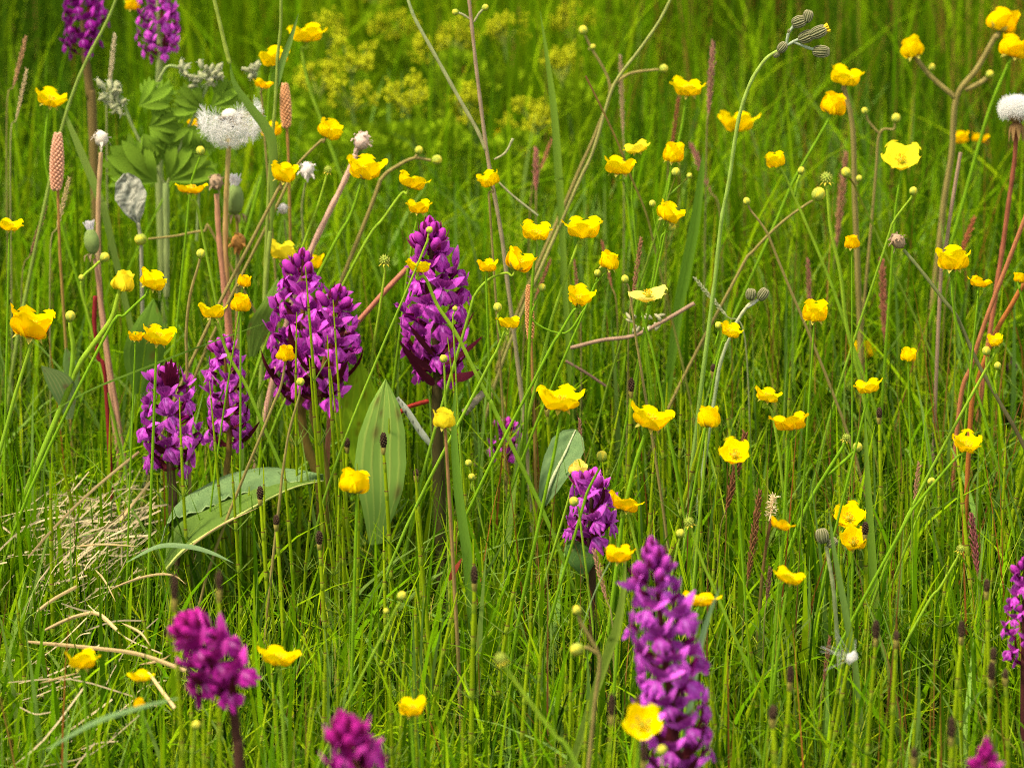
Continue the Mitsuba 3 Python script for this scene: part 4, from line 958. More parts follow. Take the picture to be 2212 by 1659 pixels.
# ------------------------------------------------------------------ tall branching stems and grasses
key = thing('tall_stem', 'tall pinkish-brown stem rising to the top edge, joined by a pale green branch, upper middle', 'stem')
Yt = 0.12
stalk(key, [(1010, -30), (1018, 45), (1028, 140), (1040, 240), (1052, 330), (1066, 410), (1082, 500), (1095, 600)], 9, (0.34, 0.23, 0.17), (0.28, 0.26, 0.12), Yt, name='stem')
stalk(key, [(872, -30), (888, 20), (902, 52), (940, 120), (990, 210), (1030, 280), (1050, 325)], 8, (0.33, 0.40, 0.14), (0.30, 0.30, 0.16), Yt, False, 'branch')
for P in ([(1024, 48), (1035, 30), (1047, 18)], [(1020, 46), (1000, 32), (985, 28)], [(1068, 345), (1092, 330), (1108, 300)], [(1078, 395), (1110, 425), (1162, 466)]):
    stalk(key, P, 5, (0.30, 0.28, 0.16), (0.3, 0.32, 0.15), Yt, False, 'branch')
for u, v, a in ((1048, 17, 50), (984, 27, -60)):
    part(key, 'bud', placed(BUDS['B'][0], at(u, v, Yt), frame(axis_of(a, 0)), 14 * m_px(Yt)))

key = thing('tall_grass', 'tall green grass stem from the top edge whose leaf bends right past the dandelion clock', 'grass')
Yt = 0.14
stalk(key, [(455, -30), (470, 30), (484, 90), (496, 137)], 9, (0.26, 0.34, 0.05), (0.26, 0.34, 0.05), Yt, False, 'stem')
m = Mesh(); m.lance([at(496, 130, Yt), at(506, 180, Yt), at(540, 232, Yt), at(572, 275, Yt), at(588, 315, Yt), at(590, 420, Yt), at(584, 520, Yt)], 11 * m_px(Yt), RIGHT, (0.13, 0.24, 0.03), (0.16, 0.25, 0.04), fold=.5, peak=.55); part(key, 'leaf_blade', m, 'thin')
stalk(key, [(584, 500), (575, 600), (570, 700)], 12, (0.22, 0.30, 0.05), (0.22, 0.30, 0.05), Yt, True, 'stem')
key = thing('tall_grass', 'upright grass with a pointed leaf crossing the two buttercups at upper left', 'grass')
stalk(key, [(607, -20), (606, 60), (600, 120), (596, 200), (590, 280), (582, 380), (578, 470)], 8, (0.20, 0.28, 0.04), (0.22, 0.29, 0.05), 0.15, name='stem')
m = Mesh(); m.lance([at(600, 190, .15), at(608, 140, .15), at(626, 90, .15), at(645, 30, .15)], 7 * m_px(.15), RIGHT, (0.15, 0.26, 0.05), fold=.5); part(key, 'leaf_blade', m, 'thin')
key = thing('tall_grass', 'long green culm bending in front of the top left corner orchid', 'grass')
stalk(key, [(258, -20), (232, 45), (190, 125), (158, 200), (130, 290), (110, 380)], 8, (0.18, 0.26, 0.05), (0.2, 0.28, 0.04), 0.2, name='stem')
key = thing('tall_grass', 'pale green slanting culm running to the top edge, right of the upper middle', 'grass')
stalk(key, [(1460, -25), (1425, 45), (1380, 110), (1338, 165), (1316, 210), (1280, 330), (1230, 440)], 7, (0.26, 0.31, 0.08), (0.28, 0.25, 0.08), 0.2, name='stem')
key = thing('tall_grass', 'dark thin culm arching between the pair of buttercups in the upper right centre', 'grass')
stalk(key, [(1265, 165), (1300, 235), (1335, 310), (1362, 380), (1395, 460), (1420, 560)], 5, (0.16, 0.09, 0.03), (0.16, 0.2, 0.03), 0.15, name='stem')
for lab, P, w, c, Yb in (
        ('broad upright grass blade tapering to a point near the top, right of the centre', [(1212, 470), (1206, 380), (1196, 240), (1182, 130), (1167, 25)], 9, (0.18, 0.30, 0.03), 0.2),
        ('wide bright green grass blade leaning right, beside the long stem at right', [(1460, 700), (1475, 610), (1500, 480), (1514, 380), (1518, 330)], 13, (0.13, 0.26, 0.02), 0.2),
        ('broad fresh green blade standing right of the yellow globe in the middle', [(1018, 1330), (1008, 1200), (988, 1050), (980, 920), (984, 830)], 11, (0.15, 0.29, 0.03), -0.12),
        ('wide yellow-green blade under the orange buttercup left of the tall right orchid', [(1305, 1430), (1325, 1380), (1342, 1300), (1352, 1215)], 12, (0.24, 0.34, 0.04), -0.35),
        ('blue-green blade slanting right of the tall right orchid', [(1498, 1470), (1510, 1400), (1530, 1330), (1556, 1265)], 8, (0.20, 0.32, 0.14), -0.45),
        ('long blue-green blade leaning left on the right, ending at a white web blob', [(1850, 1470), (1840, 1400), (1820, 1290), (1800, 1180), (1790, 1100)], 8, (0.16, 0.27, 0.05), -0.25),
        ('tall broad green blade right of the two overlapping buttercups', [(1905, 1500), (1893, 1350), (1880, 1150), (1872, 1000), (1868, 880)], 10, (0.18, 0.31, 0.03), -0.1),
        ('wide soft green blade drooping left from the upper left edge grass', [(240, 520), (215, 430), (175, 330), (150, 270), (140, 240)], 9, (0.2, 0.3, 0.05), 0.2)):
    key = thing('blade_grass', lab, 'grass blade')
    m = Mesh(); pts = [at(u, v, Yb) for u, v in P]
    lean = np.clip((pts[0] - pts[1])[0] / max(abs((pts[0] - pts[1])[2]), 1e-3), -.6, .6)
    pts.insert(0, np.array([pts[0][0] + lean * pts[0][2] * .8, Yb, 0.0]))
    m.lance(pts, w * m_px(Yb), norm([1, .25, 0]), c, np.array(c) * 1.1, fold=.35, peak=.4); part(key, 'blade', m, 'thin')
    for u, v in P[1:]:
        see(u - 10, v - 30, u + 10, v + 30, Yb)

for lab, P, w, c, Yb in (
        ('thin dark green culm arching from the left over the small orchid pair', [(60, 925), (180, 850), (330, 788), (450, 742), (575, 697)], 4, (0.09, 0.17, 0.02), -.02),
        ('grey-green blade arching low beneath the arched leaf', [(272, 1215), (342, 1180), (410, 1181), (460, 1195), (505, 1216)], 9, (0.22, 0.34, 0.14), -.17),
        ('blue-green blade lying slantwise at the bottom left', [(95, 1622), (200, 1562), (300, 1528), (405, 1503)], 9, (0.19, 0.31, 0.12), -.6),
        ('pale narrow blade leaning right below the small orchid', [(1240, 1420), (1262, 1340), (1290, 1265), (1330, 1190)], 6, (0.20, 0.31, 0.12), -.3)):
    key = thing('arching_grass', lab, 'grass blade')
    m = Mesh(); m.lance([at(u, v, Yb) for u, v in P], w * m_px(Yb) * .6, norm([.3, .4, .85]), c, np.array(c) * 1.1, fold=.3, peak=.45); part(key, 'blade', m, 'thin')
    for u, v in P[1:]:
        see(u - 14, v - 10, u + 14, v + 10, Yb)
PANICLES = [
    # label, top (u, v), length, width, tilt, colour, stem continuation
    ('purplish-brown grass head near the top, right of the upper middle', 1541, 92, 150, 15, 4, (0.26, 0.13, 0.09), 0.35),
    ('thin pale brown grass head behind the slanting culm at the top', 1340, 120, 170, 11, -2, (0.32, 0.22, 0.12), 0.4),
    ('dull pink grass head left of the broad upright blade in the upper middle', 1158, 320, 90, 14, 0, (0.32, 0.12, 0.10), 0.4),
    ('reddish grass head leaning right beside the dull pink one', 1192, 300, 70, 9, 20, (0.34, 0.12, 0.07), 0.42),
    ('dark red grass head left of a shallow buttercup in the upper right centre', 1467, 205, 120, 11, 8, (0.20, 0.07, 0.03), 0.33),
    ('dusky pink grass head leaning left behind the egg-shaped buttercup', 1492, 310, 110, 14, -22, (0.30, 0.12, 0.10), 0.45),
    ('brown grass head in the centre right, between two buttercups', 1385, 515, 130, 12, 8, (0.24, 0.12, 0.06), 0.12),
    ('dark brown feathery sedge spike in front of the round right buttercup', 1610, 935, 170, 20, 14, (0.14, 0.06, 0.025), -0.04),
    ('dark brown feathery sedge spike beside the fluffy cream head', 1642, 1060, 190, 17, 8, (0.16, 0.075, 0.03), -0.1),
    ('plum-coloured grass head rising from grass at the right', 2098, 1110, 130, 17, -6, (0.22, 0.07, 0.07), -0.1),
    ('pink-tinged grass spike right of the large central buttercup pair', 1252, 905, 75, 10, -2, (0.32, 0.15, 0.11), 0.02),
    ('brownish pink grass head below the small orchid', 1282, 1185, 110, 13, -14, (0.32, 0.17, 0.10), -0.22),
    ('black-brown sedge head low at right, left of the white web blob', 1664, 1225, 70, 13, 6, (0.12, 0.06, 0.04), -0.2),
    ('cream grass head high at the left, left of the top orchid', 248, 75, 110, 11, 6, (0.50, 0.42, 0.26), 0.4),
    ('buff and purple grass head at the upper left edge', 56, 80, 110, 11, 14, (0.36, 0.20, 0.10), 0.35),
    ('cream grass head at the upper left edge, nearer than the buff one', 58, 150, 110, 9, 12, (0.48, 0.36, 0.20), 0.3),
    ('pale straw-coloured grass head right of the pinkish plantain spike', 150, 385, 110, 12, 14, (0.44, 0.34, 0.16), 0.2),
    ('dark purple-brown grass head below the plantain spike at left', 100, 445, 110, 11, 18, (0.20, 0.10, 0.06), 0.25),
    ('rust-red grass head at far right below the thick brown stem', 1905, 560, 170, 17, -2, (0.26, 0.10, 0.06), 0.3),
    ('rust-brown grass head under the globe-shaped buttercup at the upper right', 1828, 330, 200, 17, 6, (0.26, 0.13, 0.07), 0.42),
    ('maroon grass head hanging at the right among reddish stems', 2105, 470, 120, 14, 20, (0.28, 0.09, 0.04), 0.3),
    ('red-brown grass head near the broad green blade, upper right centre', 1300, 520, 100, 10, -12, (0.28, 0.10, 0.06), 0.25),
    ('thin russet grass head below the pale lemon buttercup', 1240, 560, 80, 9, -6, (0.26, 0.11, 0.07), 0.2),
    ('small russet grass head leaning right among the central buttercups', 1190, 560, 90, 9, 22, (0.24, 0.08, 0.06), 0.22),
    ('pinkish grass head at right below the buttercup with holes', 1985, 1000, 90, 12, 6, (0.30, 0.16, 0.09), 0.0),
    ('rosy grass head near the lower right of the thick bent stem', 1745, 560, 110, 12, -2, (0.30, 0.12, 0.09), 0.28),
    ('pale grey-green grass head leaning left below the upper right bud', 1500, 600, 110, 10, -40, (0.36, 0.38, 0.22), 0.12),
    ('dry brown sedge head among horsetails at the lower right', 1793, 1375, 100, 11, 8, (0.16, 0.07, 0.04), -0.25),
]
for lab, u, v, L, wd, phi, col, Yp in PANICLES:
    key = thing('flowering_grass', lab, 'grass head'); k = m_px(Yp); g = np.random.default_rng(int(u + v))
    ax = axis_of(phi, 0); tip = at(u, v, Yp) - ax * 0
    m = Mesh(); n = int(L * .55); c = np.array(col)
    e = frame(ax)
    for q in range(n):
        s = (q + .5) / n
        a = q * 2.4; o = e[:, 0] * math.cos(a) + e[:, 1] * math.sin(a)
        wv = math.sin(math.pi * min(1, .08 + s * .92)) ** .6 * (.55 + .45 * math.sin(s * 21 + u) ** 2)
        b = tip - ax * s * L * k + o * wd * k * .42 * wv
        m.blob(b, norm(ax + o * g.uniform(.2, .7)), wd * k * g.uniform(.7, 1.1), wd * k * .13, c * g.uniform(.6, 1.15), np.clip(c * g.uniform(.9, 1.6), 0, .8), rings=2, sides=4)
    part(key, 'spikelets', m, 'solid', kind='stuff')
    P = [tip, tip - ax * L * k * .5, tip - ax * L * k, tip - ax * (L + 60) * k]
    gp = np.array([P[-1][0] + np.clip((P[-1] - P[-2])[0], -.01, .01), P[-1][1], -.01])
    m = Mesh(); C = catmull(P + [(P[-1] + gp) / 2 + [0, 0, .0], gp], 5); m.tube(C, np.linspace(.6, 2.2, len(C)) * k, c * .8, (0.16, 0.2, 0.04), sides=5); part(key, 'stem', m)
    see(u - wd, v, u + wd, v + L * .8, Yp)

# ------------------------------------------------------------------ hairy plant with lobed leaves and bud clusters, upper left
key = thing('cranesbill', 'hairy plant with deeply lobed leaves and two clusters of grey-green buds, behind the dandelion clock', 'wildflower')
Yc = 0.27; kc = m_px(Yc); g = np.random.default_rng(21)


def lobed(key, u, v, R, phi0, spread, n, lean, seed, Y, tint=(0.14, 0.25, 0.022)):
    """palmate leaf: toothed lobes fanning from (u, v)"""
    g = np.random.default_rng(seed); k = m_px(Y); m = Mesh(); c0 = at(u, v, Y)
    for q in range(n):
        a = math.radians(phi0 + spread * (q / (n - 1) - .5) * 2)
        d = math.sin(a) * RIGHT + math.cos(a) * (UP * math.cos(lean) - FWD * math.sin(lean)); dn = np.cross(d, FWD)
        L = R * k * g.uniform(.8, 1.05) * (1 - .25 * abs(q / (n - 1) - .5))
        col = np.array(tint) * g.uniform(.8, 1.25)
        m.lance([c0, c0 + d * L * .5 - FWD * .003, c0 + d * L + FWD * .004 * g.uniform(-1, 1)], L * .13, dn, col, col * 1.1, bow=.4, n=5, peak=.6)
        for s in (-1, 1):
            for f, ll in ((.45, .36), (.62, .30), (.78, .2)):
                b = c0 + d * L * f
                m.lance([b - d * L * .08, b + d * L * .10 + s * dn * L * ll * .55, b + d * L * .24 + s * dn * L * ll * .95], L * .07, dn * s + d * .3, col * 1.03, col * 1.1, n=3)
    return part(key, 'leaf', m, 'thin')


for a in ((340, 395, 125, -50, 34, 4, .3, 1), (362, 392, 130, 45, 36, 4, .3, 2), (322, 275, 80, 95, 60, 5, .2, 3), (310, 290, 95, 160, 40, 4, .5, 4), (440, 235, 80, -60, 40, 4, .2, 5), (455, 232, 90, 70, 40, 4, .2, 6), (420, 270, 90, 190, 45, 4, .4, 7), (300, 230, 85, 60, 30, 3, .1, 8)):
    lobed(key, *a, Yc)
for P, w in (([(430, 190), (432, 280), (430, 400), (425, 520)], 6), ([(355, 395), (318, 335), (285, 270), (262, 210)], 7), ([(362, 395), (392, 310), (425, 240), (448, 185)], 7), ([(432, 300), (425, 210), (440, 185)], 5), ([(342, 175), (350, 160), (365, 143), (398, 150)], 6), ([(360, 640), (360, 520), (358, 395)], 14)):
    stalk(key, P, w, (0.28, 0.33, 0.14), (0.22, 0.3, 0.08), Yc, P[0][1] in (430, 360) and P[0][1] > 500, 'stem')
for cu, cv, n, r in ((240, 195, 20, 34), (448, 165, 26, 44), (255, 222, 8, 26), (395, 150, 6, 22), (552, 150, 8, 24)):
    for q in range(n):
        d = norm(g.normal(0, 1, 3)); p = at(cu, cv, Yc) + (d * [1, .6, .75]) * r * kc * g.uniform(.3, 1)
        ax = norm(d + UP * .5)
        m = Mesh(); m.blob(p, ax, 24 * kc, 5.2 * kc, np.array((0.20, 0.25, 0.11)) * g.uniform(.8, 1.1), (0.34, 0.34, 0.20), rings=5, sides=7)
        for h in range(12):
            o = norm(g.normal(0, 1, 3)); b = p + ax * g.uniform(-8, 8) * kc + o * 4 * kc
            m.tube([b, b + o * 6 * kc], [.5 * kc, .25 * kc], (0.5, 0.5, 0.4), sides=3, cap=False)
        part(key, 'bud', m)
see(200, 150, 500, 300, Yc); see(230, 280, 460, 400, Yc)

# ------------------------------------------------------------------ yellow-green lady's mantle far back
MANTLE = [(705, 75), (760, 130), (850, 60), (930, 120), (880, 215), (985, 90), (1090, 70), (1160, 250), (1215, 150), (1010, 225), (760, 210), (1130, 300), (820, -10), (1240, 60), (690, 180)]
MLAB = ['blurred yellow-green flower spray right of the top left buttercup', 'blurred yellow-green spray right below the first one beside the top left buttercup', 'hazy yellow-green spray left of the pale branch of the tall stem', 'hazy yellow-green spray right against the tall brown stem', 'yellow-green spray low behind the pale branch', 'yellow-green spray behind the tall brown stem near the top', 'soft yellow spray right of the tall brown stem at the top', 'yellow-green flower cluster left of the broad upright blade', 'yellow spray crossing behind the broad upright blade', 'blurred leafy spray in the middle of the upper background', 'blurred spray left, under the first row of yellow-green sprays', 'dim yellow spray under the cluster beside the upright blade', 'yellow-green spray cut by the top edge left of the pale branch', 'pale yellow spray at the top edge right of the upright blade', 'yellow-green spray right behind the stem of the top left buttercup']
for i, (u, v) in enumerate(MANTLE):
    key = thing('lady_mantle', MLAB[i], 'wildflower', 'yellow-green sprays in the blurred background')
    g = np.random.default_rng(100 + i); Yb = y_of(u, v, 0.12 + .05 * g.random()); see(u - 60, v - 50, u + 60, v + 90, Yb); k = m_px(Yb); c = at(u, v, Yb)
    b0 = np.array([c[0] + g.normal(0, .01), Yb + .01, 0.0])
    st = Mesh(); fl = Mesh(); st.tube(catmull([b0, (b0 + c) / 2 + [0.01, 0, 0], c - UP * 30 * k], 4), .0013, (0.16, 0.25, 0.04), sides=5)
    for q in range(9):
        o = norm(g.normal(0, 1, 3) * [1, .6, .6] + UP * .5); tip = c + o * g.uniform(20, 52) * k
        st.tube([c - UP * 30 * k, tip], .0006, (0.22, 0.28, 0.04), sides=4)
        for w in range(24):
            p = tip + g.normal(0, 1, 3) * 8 * k
            fl.blob(p, g.normal(0, 1, 3), 9 * k, 3.6 * k, np.array((0.50, 0.54, 0.012)) * g.uniform(.7, 1.2), rings=2, sides=5)
    part(key, 'stem', st); part(key, 'flowers', fl, 'thin', kind='stuff')
    for q in range(3):
        l0 = at(u + g.uniform(-60, 60), v + g.uniform(60, 130), Yb + .02)
        lobed(key, u + g.uniform(-60, 60), v + g.uniform(60, 140), 62, g.uniform(-30, 30), 95, 7, .7, 300 + 5 * i + q, Yb, (0.24, 0.38, 0.010))

# ------------------------------------------------------------------ straw, web
STRAWS = [
    ('thick dry straw slanting up to the right, the longest at the left', [(62, 1205), (140, 1120), (215, 1050), (302, 978)], 12),
    ('broad dry straw right of and parallel to the longest one', [(262, 1125), (290, 1090), (330, 1040)], 13),
    ('thin bent straw running down left from the broad one', [(298, 1072), (250, 1120), (190, 1160), (95, 1225)], 6),
    ('dry grass blade arching over at the lower left', [(235, 1275), (280, 1255), (335, 1240), (375, 1243), (402, 1262)], 7),
    ('white-lit bent straw arching at the lower left', [(95, 1362), (170, 1328), (210, 1325), (250, 1360)], 10),
    ('long pale straw lying under the leaning orchid', [(60, 1385), (200, 1398), (300, 1412), (400, 1448)], 11),
    ('short slanting straw above the arching ones at the lower left', [(80, 1320), (120, 1290), (165, 1265)], 10),
    ('thin curved straw right of the white-lit one', [(262, 1345), (300, 1365), (325, 1395)], 7),
    ('pale straw lying flat behind the bent straws', [(160, 1180), (220, 1175), (300, 1180)], 6),
    ('broken light straw end left of the arched grey-green leaf', [(205, 1230), (225, 1255), (250, 1300)], 6),
    ('dull straw slanting down beneath the small spread buttercup', [(318, 1452), (345, 1490), (375, 1530)], 12),
    ('thin dry stem beside the heart-shaped buttercup', [(85, 1475), (130, 1462), (172, 1452)], 6),
    ('pale dead blade curving right of the long pale straw', [(300, 1435), (345, 1425), (370, 1412)], 7),
    ('yellowish straw leaning across the arched leaf midrib', [(395, 1195), (470, 1140), (560, 1095)], 6),
]
for lab, P, w in STRAWS:
    key = thing('straw', lab, 'straw')
    g = np.random.default_rng(int(P[0][0])); v = np.mean([p[1] for p in P])
    z0 = 0.125 if v < 1200 else 0.105
    pts = []
    for i, (a, b) in enumerate(P):
        Yq = y_of(a, b, z0 + 0.02 * i / len(P)); pts.append(at(a, b, Yq))
    m = Mesh(); C = catmull(pts, 5); k = m_px(pts[0][1])
    m.lance(C, w * .42 * k, norm([0.3, .5, .8]), np.array((0.40, 0.29, 0.12)) * g.uniform(.75, 1.15), np.array((0.45, 0.34, 0.16)) * g.uniform(.75, 1.15), n=1, fold=.7, bow=-.2, across=5, blunt=w > 9)
    part(key, 'blade', m, 'solid')
    for q in C[::3] if lab.startswith(('thick', 'broad', 'white', 'long')) else []:
        a, b = project(q); see(a - 15, b - 12, a + 15, b + 12, q[1])

key = thing('spider_web', 'small white silk blob with threads caught on a bent grass blade at lower right', 'spider web')
Yw = -0.42; k = m_px(Yw); g = np.random.default_rng(77)
m = Mesh(); m.blob(at(1840, 1420, Yw), norm([.5, 0, .8]), 28 * k, 10 * k, (0.75, 0.75, 0.72), rings=6, sides=9, rough=1.6 * k, seed=4); part(key, 'silk', m, 'fluff')
m = Mesh()
for q in range(9):
    a = at(1838 + g.normal(0, 6), 1420 + g.normal(0, 6), Yw); b = at(1838 + g.uniform(-75, 30), 1415 + g.uniform(-55, 45), Yw + g.uniform(-.02, .02))
    m.tube([a, b], .4 * k, (0.7, 0.7, 0.66), sides=3)
part(key, 'threads', m, 'fluff', kind='stuff'); see(1795, 1385, 1862, 1440, Yw)

# ------------------------------------------------------------------ horsetails
KEEP = np.array(keep)


def hides(P, Yp, prob, g):
    """P (n, k, 3) points on n plants: True for those that would stand before something that is in plain view"""
    out = np.zeros(len(P), bool)
    for j in range(P.shape[1]):
        u, v = project(P[:, j])
        for a in range(0, len(P), 4000):
            s = slice(a, a + 4000)
            hit = (u[s, None] > KEEP[:, 0]) & (u[s, None] < KEEP[:, 2]) & (v[s, None] > KEEP[:, 1]) & (v[s, None] < KEEP[:, 3]) & (Yp[s, None] < KEEP[:, 4] - .003)
            out[s] |= hit.any(1)
    return out & (g.random(len(P)) < prob)


def horsetail_mesh(seed, cone, thin=False):
    """unit-height stem with sheaths: z from 0 to 1 stands for 0.2 m"""
    g = np.random.default_rng(seed); st, sh, co = Mesh(), Mesh(), None
    bend = g.normal(0, .035, 2); hgt = 0.2
    def c(t): return np.array([bend[0] * t * t * hgt, bend[1] * t * t * hgt, t * hgt])
    r = 0.00135 * (0.8 if thin else 1)
    ts = np.linspace(0, 1, 9)
    rr = np.interp(ts, [0, .8, 1], [r, r * .85, r * (.6 if cone else .25)])
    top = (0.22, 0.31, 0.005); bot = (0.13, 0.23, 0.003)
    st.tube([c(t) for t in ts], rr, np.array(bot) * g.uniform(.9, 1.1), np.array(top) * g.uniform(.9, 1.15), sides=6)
    z = g.uniform(.06, .14)
    while z < .95:
        a, b = c(z), c(z + .032)
        q = float(np.interp(z, ts, rr))
        sh.tube([a, a * .55 + b * .45, b], [q * 1.0, q * 1.12, q * 1.10], (0.20, 0.32, 0.01), (0.15, 0.20, 0.015), sides=7)
        sh.tube([b, b + (b - a) * .12], [q * 1.14, q * 1.04], (0.11, 0.065, 0.015), sides=7)
        if seed % 3 == 0 and z < .75:
            for k in range(5):
                w = k * 1.3 + z * 9; o = np.array([math.cos(w), math.sin(w), .9])
                sh.tube([a, a + o * .012 * g.uniform(.5, 1.2)], [.0004, .0002], (0.14, 0.22, 0.03), sides=3)
        z += g.uniform(.10, .17)
    if cone:
        co = Mesh(); p = c(1.0)
        sh.tube([p - [0, 0, .004], p + [0, 0, .001]], [r * .8, r * 1.2], (0.22, 0.19, 0.04), sides=7)
        n = 60; Lc = (.006, .0105, .008, .0115)[seed % 4]; R = (.0013, .0018, .0015, .0019)[seed % 4]
        co.blob(p + [0, 0, Lc * .5], [0, 0, 1], Lc, R * .85, (0.03, 0.018, 0.012), rings=6, sides=8, p=.7)
        for q in range(n):
            s = (q + .5) / n; w = q * 2.4; rad = R * math.sin(math.pi * (.05 + .9 * s)) ** .6
            b = p + [rad * math.cos(w), rad * math.sin(w), Lc * s]
            co.blob(b, [math.cos(w), math.sin(w), .1], .0009, .0006, np.array((0.06, 0.036, 0.022)) * g.uniform(.6, 1.5), rings=1, sides=5)
    return st, sh, co


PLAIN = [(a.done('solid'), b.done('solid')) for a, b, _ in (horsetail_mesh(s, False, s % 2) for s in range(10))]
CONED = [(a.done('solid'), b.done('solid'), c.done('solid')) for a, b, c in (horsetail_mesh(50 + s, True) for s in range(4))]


def light_horsetail(seed):
    """the same stem with fewer faces"""
    g = np.random.default_rng(seed); m = Mesh(); r = .00118 * g.uniform(.7, 1.15); b = g.normal(0, .035, 2)
    def c(t): return np.array([b[0] * t * t * .2, b[1] * t * t * .2, t * .2])
    ts = np.linspace(0, 1, 5)
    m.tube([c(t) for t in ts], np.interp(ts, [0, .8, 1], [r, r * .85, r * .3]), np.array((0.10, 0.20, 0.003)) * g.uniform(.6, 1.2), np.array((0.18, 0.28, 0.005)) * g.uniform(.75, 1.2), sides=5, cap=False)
    z = g.uniform(.06, .14)
    while z < .95:
        q = float(np.interp(z, [0, .8, 1], [r, r * .85, r * .3]))
        m.tube([c(z + .014), c(z + .034)], [q * 1.03, q * 1.12], (0.22, 0.29, 0.02), (0.16, 0.12, 0.02), sides=5, cap=False)
        z += g.uniform(.10, .17)
    return list(zip(m.v, [f - o for f, o in zip(m.f, np.cumsum([0] + [len(v) for v in m.v]))], m.c))


LIGHT = [light_horsetail(70 + k) for k in range(12)]
CONES = [
    ('dark-tipped horsetail just left of the large ribbed leaf', 735, 965, 0.0), ('horsetail with a small dark tip in front of the ribbed leaf', 860, 966, -.06),
    ('brown-coned horsetail right of the ribbed leaf', 911, 1035, -.06), ('horsetail cone in front of the midrib of the arched grey-green leaf', 583, 1082, -.12),
    ('small dark horsetail tip just right below the arched leaf cone', 628, 1135, -.16), ('grey-tipped horsetail under the end of the arched grey-green leaf', 722, 1182, -.16),
    ('dark horsetail tip pressed against the large central buttercup', 1190, 886, 0.02), ('dark horsetail tip left above the big bright buttercup bowl', 1356, 842, .05),
    ('fat black horsetail cone beside the orchid at the right edge', 2140, 1280, -.36), ('slim black horsetail cone right of the white web blob', 1878, 1378, -.43),
    ('stubby black horsetail cone beside the slim one', 1921, 1392, -.44), ('narrow dark horsetail cone in the lower right between two tall stems', 2041, 1378, -.42),
    ('tiny black horsetail tip in the lower right', 2112, 1432, -.46), ('left of two small black cones beneath the right edge orchid', 2164, 1462, -.47), ('right of two small black cones beneath the right edge orchid', 2190, 1464, -.475),
    ('small dark horsetail tip right of the tall right orchid', 1698, 1474, -.5), ('large brown horsetail cone near the bottom edge, right of the tall right orchid', 1687, 1560, -.58),
    ('dark horsetail cone left of the crimson orchid tip', 2036, 1605, -.62), ('dark horsetail cone at the bottom edge left of the crimson orchid tip', 2000, 1640, -.65),
    ('dark horsetail cone over the top of the leaning orchid', 390, 1295, -.6), ('second, greyer horsetail cone over the top of the leaning orchid', 468, 1285, -.6),
    ('brown horsetail cone left of the buttercup in front of the tall right orchid', 1292, 1548, -.62), ('slender horsetail tip dark at the end, by the silvery bud stem', 1570, 804, .08),
    ('dark horsetail tip among right-hand stems below the crossing stalks', 1905, 1150, -.16), ('dark horsetail tip below the shallow right buttercup', 1911, 908, 0.0),
    ('small dark horsetail tip in the middle below the little pale buds', 1021, 1270, -.35), ('horsetail with a dark tip right of the flower bud fork', 1341, 1530, -.6), ('dark brown horsetail cone at the bottom beside the tall right orchid', 1370, 1640, -.68),
]
for i, (lab, u, v, Yt) in enumerate(CONES):
    key = thing('horsetail', lab, 'horsetail', 'horsetails with dark cones')
    g = np.random.default_rng(900 + i); a, b, c = CONED[i % 4]
    p = at(u, v, Yt); h = p[2] / .2
    tr = T4().translate([p[0] + g.normal(0, .003), Yt, 0.0]).rotate([0, 0, 1], float(g.uniform(0, 360))).scale([1.0 if i != 16 else 1.3, 1.0 if i != 16 else 1.3, float(h)])
    for nm, d in (('stem', a), ('sheaths', b)):
        k = part(key, nm, {**d, 'to_world': tr})
        if nm == 'sheaths':
            labels[k] = {'kind': 'stuff'}

    part(key, 'cone', {**c, 'to_world': tr})
    see(u - 6, v - 8, u + 6, v + 30, Yt)
BARE = [('tallest of the thin horsetails crossing the left orchid of the big pair', 657, 566, -.02), ('thin horsetail crossing the middle of the right orchid of the big pair', 711, 644, -.02),
        ('thin horsetail ending halfway up the right orchid of the big pair', 703, 713, -.03), ('thin horsetail along the left side of the big orchid pair', 596, 652, -.02),
        ('short thin horsetail across the lower part of the big orchid pair', 683, 764, -.04), ('thin horsetail in front of the tip of the bright green pointed leaf', 733, 780, -.03),
        ('yellowish horsetail in front of the left orchid of the small pair', 361, 862, -.06), ('yellowish horsetail between the two small orchids at the left', 452, 815, -.05),
        ('leaning horsetail in front of the ribbed leaf blade', 812, 985, -.08), ('horsetail reaching the foot of the tall middle orchid', 985, 720, -.03), ('left of four horsetails crossing the arched grey-green leaf', 497, 975, -.09),
        ('second of four horsetails crossing the arched grey-green leaf', 560, 1000, -.1), ('third of four horsetails crossing the arched grey-green leaf', 608, 968, -.1), ('right of four horsetails crossing the arched grey-green leaf', 634, 1010, -.1)]
for i, (lab, u, v, Yt) in enumerate(BARE):
    key = thing('horsetail', lab, 'horsetail')
    g = np.random.default_rng(700 + i); a, b = PLAIN[i % 10]; p = at(u, v, Yt)
    lean = [-4, -4, -3, -4, -2, -3, -5, -4, 6, -4, -3, -2, -4, -1][i]
    tr = T4().translate([float(p[0] - math.sin(math.radians(lean)) * p[2]), Yt, -.002]).rotate([0, 1, 0], lean).scale([.85, .85, float(p[2] / .2)])
    part(key, 'stem', {**a, 'to_world': tr}); k = part(key, 'sheaths', {**b, 'to_world': tr}); labels[k] = {'kind': 'stuff'}
KEEP = np.array(keep)

